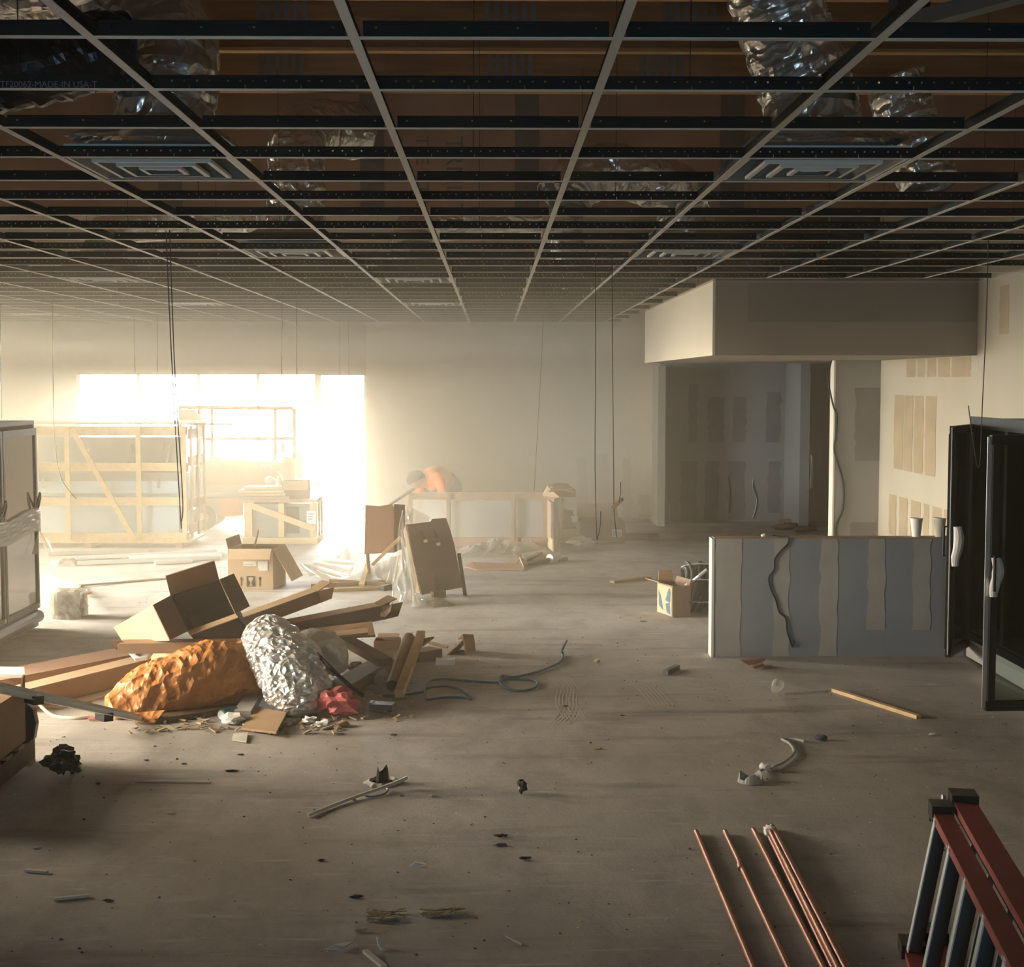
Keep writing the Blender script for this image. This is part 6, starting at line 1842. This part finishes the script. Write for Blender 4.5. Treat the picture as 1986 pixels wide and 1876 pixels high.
# copper pipes
for k, (a, b, l) in enumerate((((1350, 1613), (1462, 1880), 'leftmost single copper pipe on the floor in front'), ((1406, 1613), (1530, 1880), 'second single copper pipe, with a joint near its end'), ((1461, 1609), (1598, 1880), 'third copper pipe, just left of the bundle'))):
    A, B = G(a[0], a[1], .012), G(b[0], b[1], .012)
    d = (B - A).normalized()
    m = MB().tube([A, B + d * 1.2], 0.0105, 12)
    o = m.thing('copper_pipe', M['copper'], l, 'pipe', 'copper pipes in front')
    if k == 1:
        p = G(1436, 1682, .012)
        MB().tube([p - d * .02, p + d * .02], 0.0135, 12).part('joint', M['copper'], o)
ends = [((1484, 1606), (1616, 1880), .012), ((1489, 1603), (1626, 1880), .034), ((1494, 1604), (1634, 1880), .012), ((1500, 1606), (1646, 1880), .013), ((1497, 1602), (1640, 1880), .036)]
names = ('leftmost', 'upper left', 'middle', 'rightmost', 'upper right')
for k, (a, b, z) in enumerate(ends):
    A, B = G(a[0], a[1], z), G(b[0], b[1], z)
    d = (B - A).normalized()
    MB().tube([A, B + d * 1.2], 0.0105, 12).thing('copper_pipe', M['copper'], names[k] + ' copper pipe of the taped bundle in front', 'pipe', 'bundled copper pipes')
p = G(1493, 1616, .02)
crumple('tape_wrap', p - Zv * 0.02, 0.033, 'foam', 'white tape wrapped round the ends of the copper pipe bundle', 'tape', 61, 0.9, amp=0.3)
# red stepladder lying on its side
zr, zr2 = 0.50, 0.50
t = thing('stepladder', 'red fibreglass stepladder lying on its side at lower right', 'ladder', (1.55, 4.4, 0))
def LZ(px, py, z):
    return G(px, py, z)
A0, A1 = LZ(1806, 1566, 0.52), LZ(1965, 1880, 0.52)
dL = (A1 - A0).normalized()
sL = Vector((dL.y, -dL.x, 0)).normalized()
if sL.x < 0:
    sL = -sL
LEN = 2.3
def rail(a, wd, ht, z, nm='rail', mt='redfg'):
    p = Vector((a.x, a.y, z))
    return p
B0 = LZ(1838, 1536, 0.555)
TL = Vector((-0.20, 0.0, -1)).normalized()      # the ladder plane leans: down means left too
def c_rail(m, a, b, wd, ht):
    """channel: web plate on top with two lips"""
    d = (b - a).normalized()
    s = d.cross(Zv).normalized()
    m.bar(a, b, wd, 0.006)
    for sg in (-1, 1):
        m.bar(a + s * sg * (wd / 2 - .003) - Zv * ht / 2, b + s * sg * (wd / 2 - .003) - Zv * ht / 2, 0.006, ht - 0.008)
top1a = A0 + sL * 0.028
top1b = top1a + dL * LEN
m = MB(); c_rail(m, top1a, top1b, 0.062, 0.034); m.part('rail', M['redfg'], t)
top2a = Vector((top1a.x, top1a.y, 0.545)) + sL * 0.083 + dL * -0.06
m = MB(); c_rail(m, top2a, top2a + dL * LEN, 0.078, 0.034); m.part('rail', M['redfg'], t)
low = Vector((-0.085, 0.02, -0.49))
m = MB(); c_rail(m, top1a + low, top1b + low, 0.062, 0.03); m.part('rail', M['redfg'], t)
m = MB(); c_rail(m, top2a + low + Vector((0, 0, -.02)), top2a + low + dL * LEN + Vector((0, 0, -.02)), 0.07, 0.03); m.part('rail', M['redfg'], t)
for a, ww_, e in ((top1a, 0.074, 0.0), (top2a, 0.09, 0.0)):
    MB().bar(a - dL * 0.012, a + dL * 0.085, ww_, 0.052).part('end_cap', M['blackplastic'], t)
    MB().bar(a - dL * 0.006 - Zv * 0.05, a - dL * 0.006 - Zv * 0.02, ww_ * .9, 0.012, dL).part('end_pad', M['blackplastic'], t)
for a in (top1a, top2a):
    MB().bar(a + low - dL * 0.02, a + low + dL * 0.09, 0.085, 0.05).part('end_cap', M['blackplastic'], t)
for k in range(7):
    f = 0.10 + 0.305 * k
    p = top1a + dL * f - Zv * 0.008
    q_ = p + low * 0.96
    p = p - sL * 0.004
    q_ = q_ - sL * 0.004
    st_ = MB().bar(p, q_, 0.046, 0.022, dL).part('step', M['shadesteel'], t)
    MB().bar(p - sL * .025 + dL * .006, q_ - sL * .025 + dL * .006, 0.004, 0.034, dL).part('step_lip', M['steel'], st_)
    p2 = top2a + dL * (f + 0.18) - Zv * 0.008
    MB().bar(p2 + sL * 0.01, p2 + low * 0.97 + sL * 0.01, 0.02, 0.02, dL).part('rear_brace', M['greysteel'], t)
    for sg in (-1, 1):
        r_ = top1a + dL * (f + sg * 0.018) - sL * 0.0315
        MB().lathe(r_ + Zv * -0.016, [(0, .004), (0.006, .003), (0.007, 0)], 8, -sL).part('rivet', M['steel'], t)
    r_ = top1a + dL * (f + 0.06) + Zv * .003
MB().lathe(top2a + Vector((-.055, 0, -.01)) - dL * .02, [(0, 0.012), (0.012, 0.01), (0.014, 0)], 10, (-1, 0, 0)).part('hinge_bolt', M['steel'], t)
# ================================================================ OUTSIDE
def parked_car(x, y, label):
    t = thing('parked_car', label, 'car', (x, y, -0.03))
    prof = [(-2.2, 0.35), (2.2, 0.35), (2.25, 0.7), (2.1, 0.95), (1.2, 1.05), (0.6, 1.5), (-1.2, 1.55), (-1.9, 1.1), (-2.2, 0.95)]
    MB().prism([(x + a, y, z) for a, z in prof], (0, 1.7, 0)).part('body', M['whitemetal'], t)
    MB().prism([(x + a, y - 0.01, z) for a, z in ((1.05, 1.07), (0.55, 1.44), (-1.1, 1.47), (-1.6, 1.1))], (0, 0.02, 0)).part('side_window', M['greypanel'], t)
    for wx_ in (-1.4, 1.4):
        for wy in (-0.02, 1.52):
            MB().lathe((x + wx_, y + wy, 0.30), [(0, 0), (0.2, 0), (0.33, 0.02), (0.33, 0.2), (0, 0.2)], 18, (0, 1, 0)).part('wheel', M['rubber'], t)
    return t
parked_car(-8.0, 27.5, 'pale parked car outside the storefront window behind the large crate')
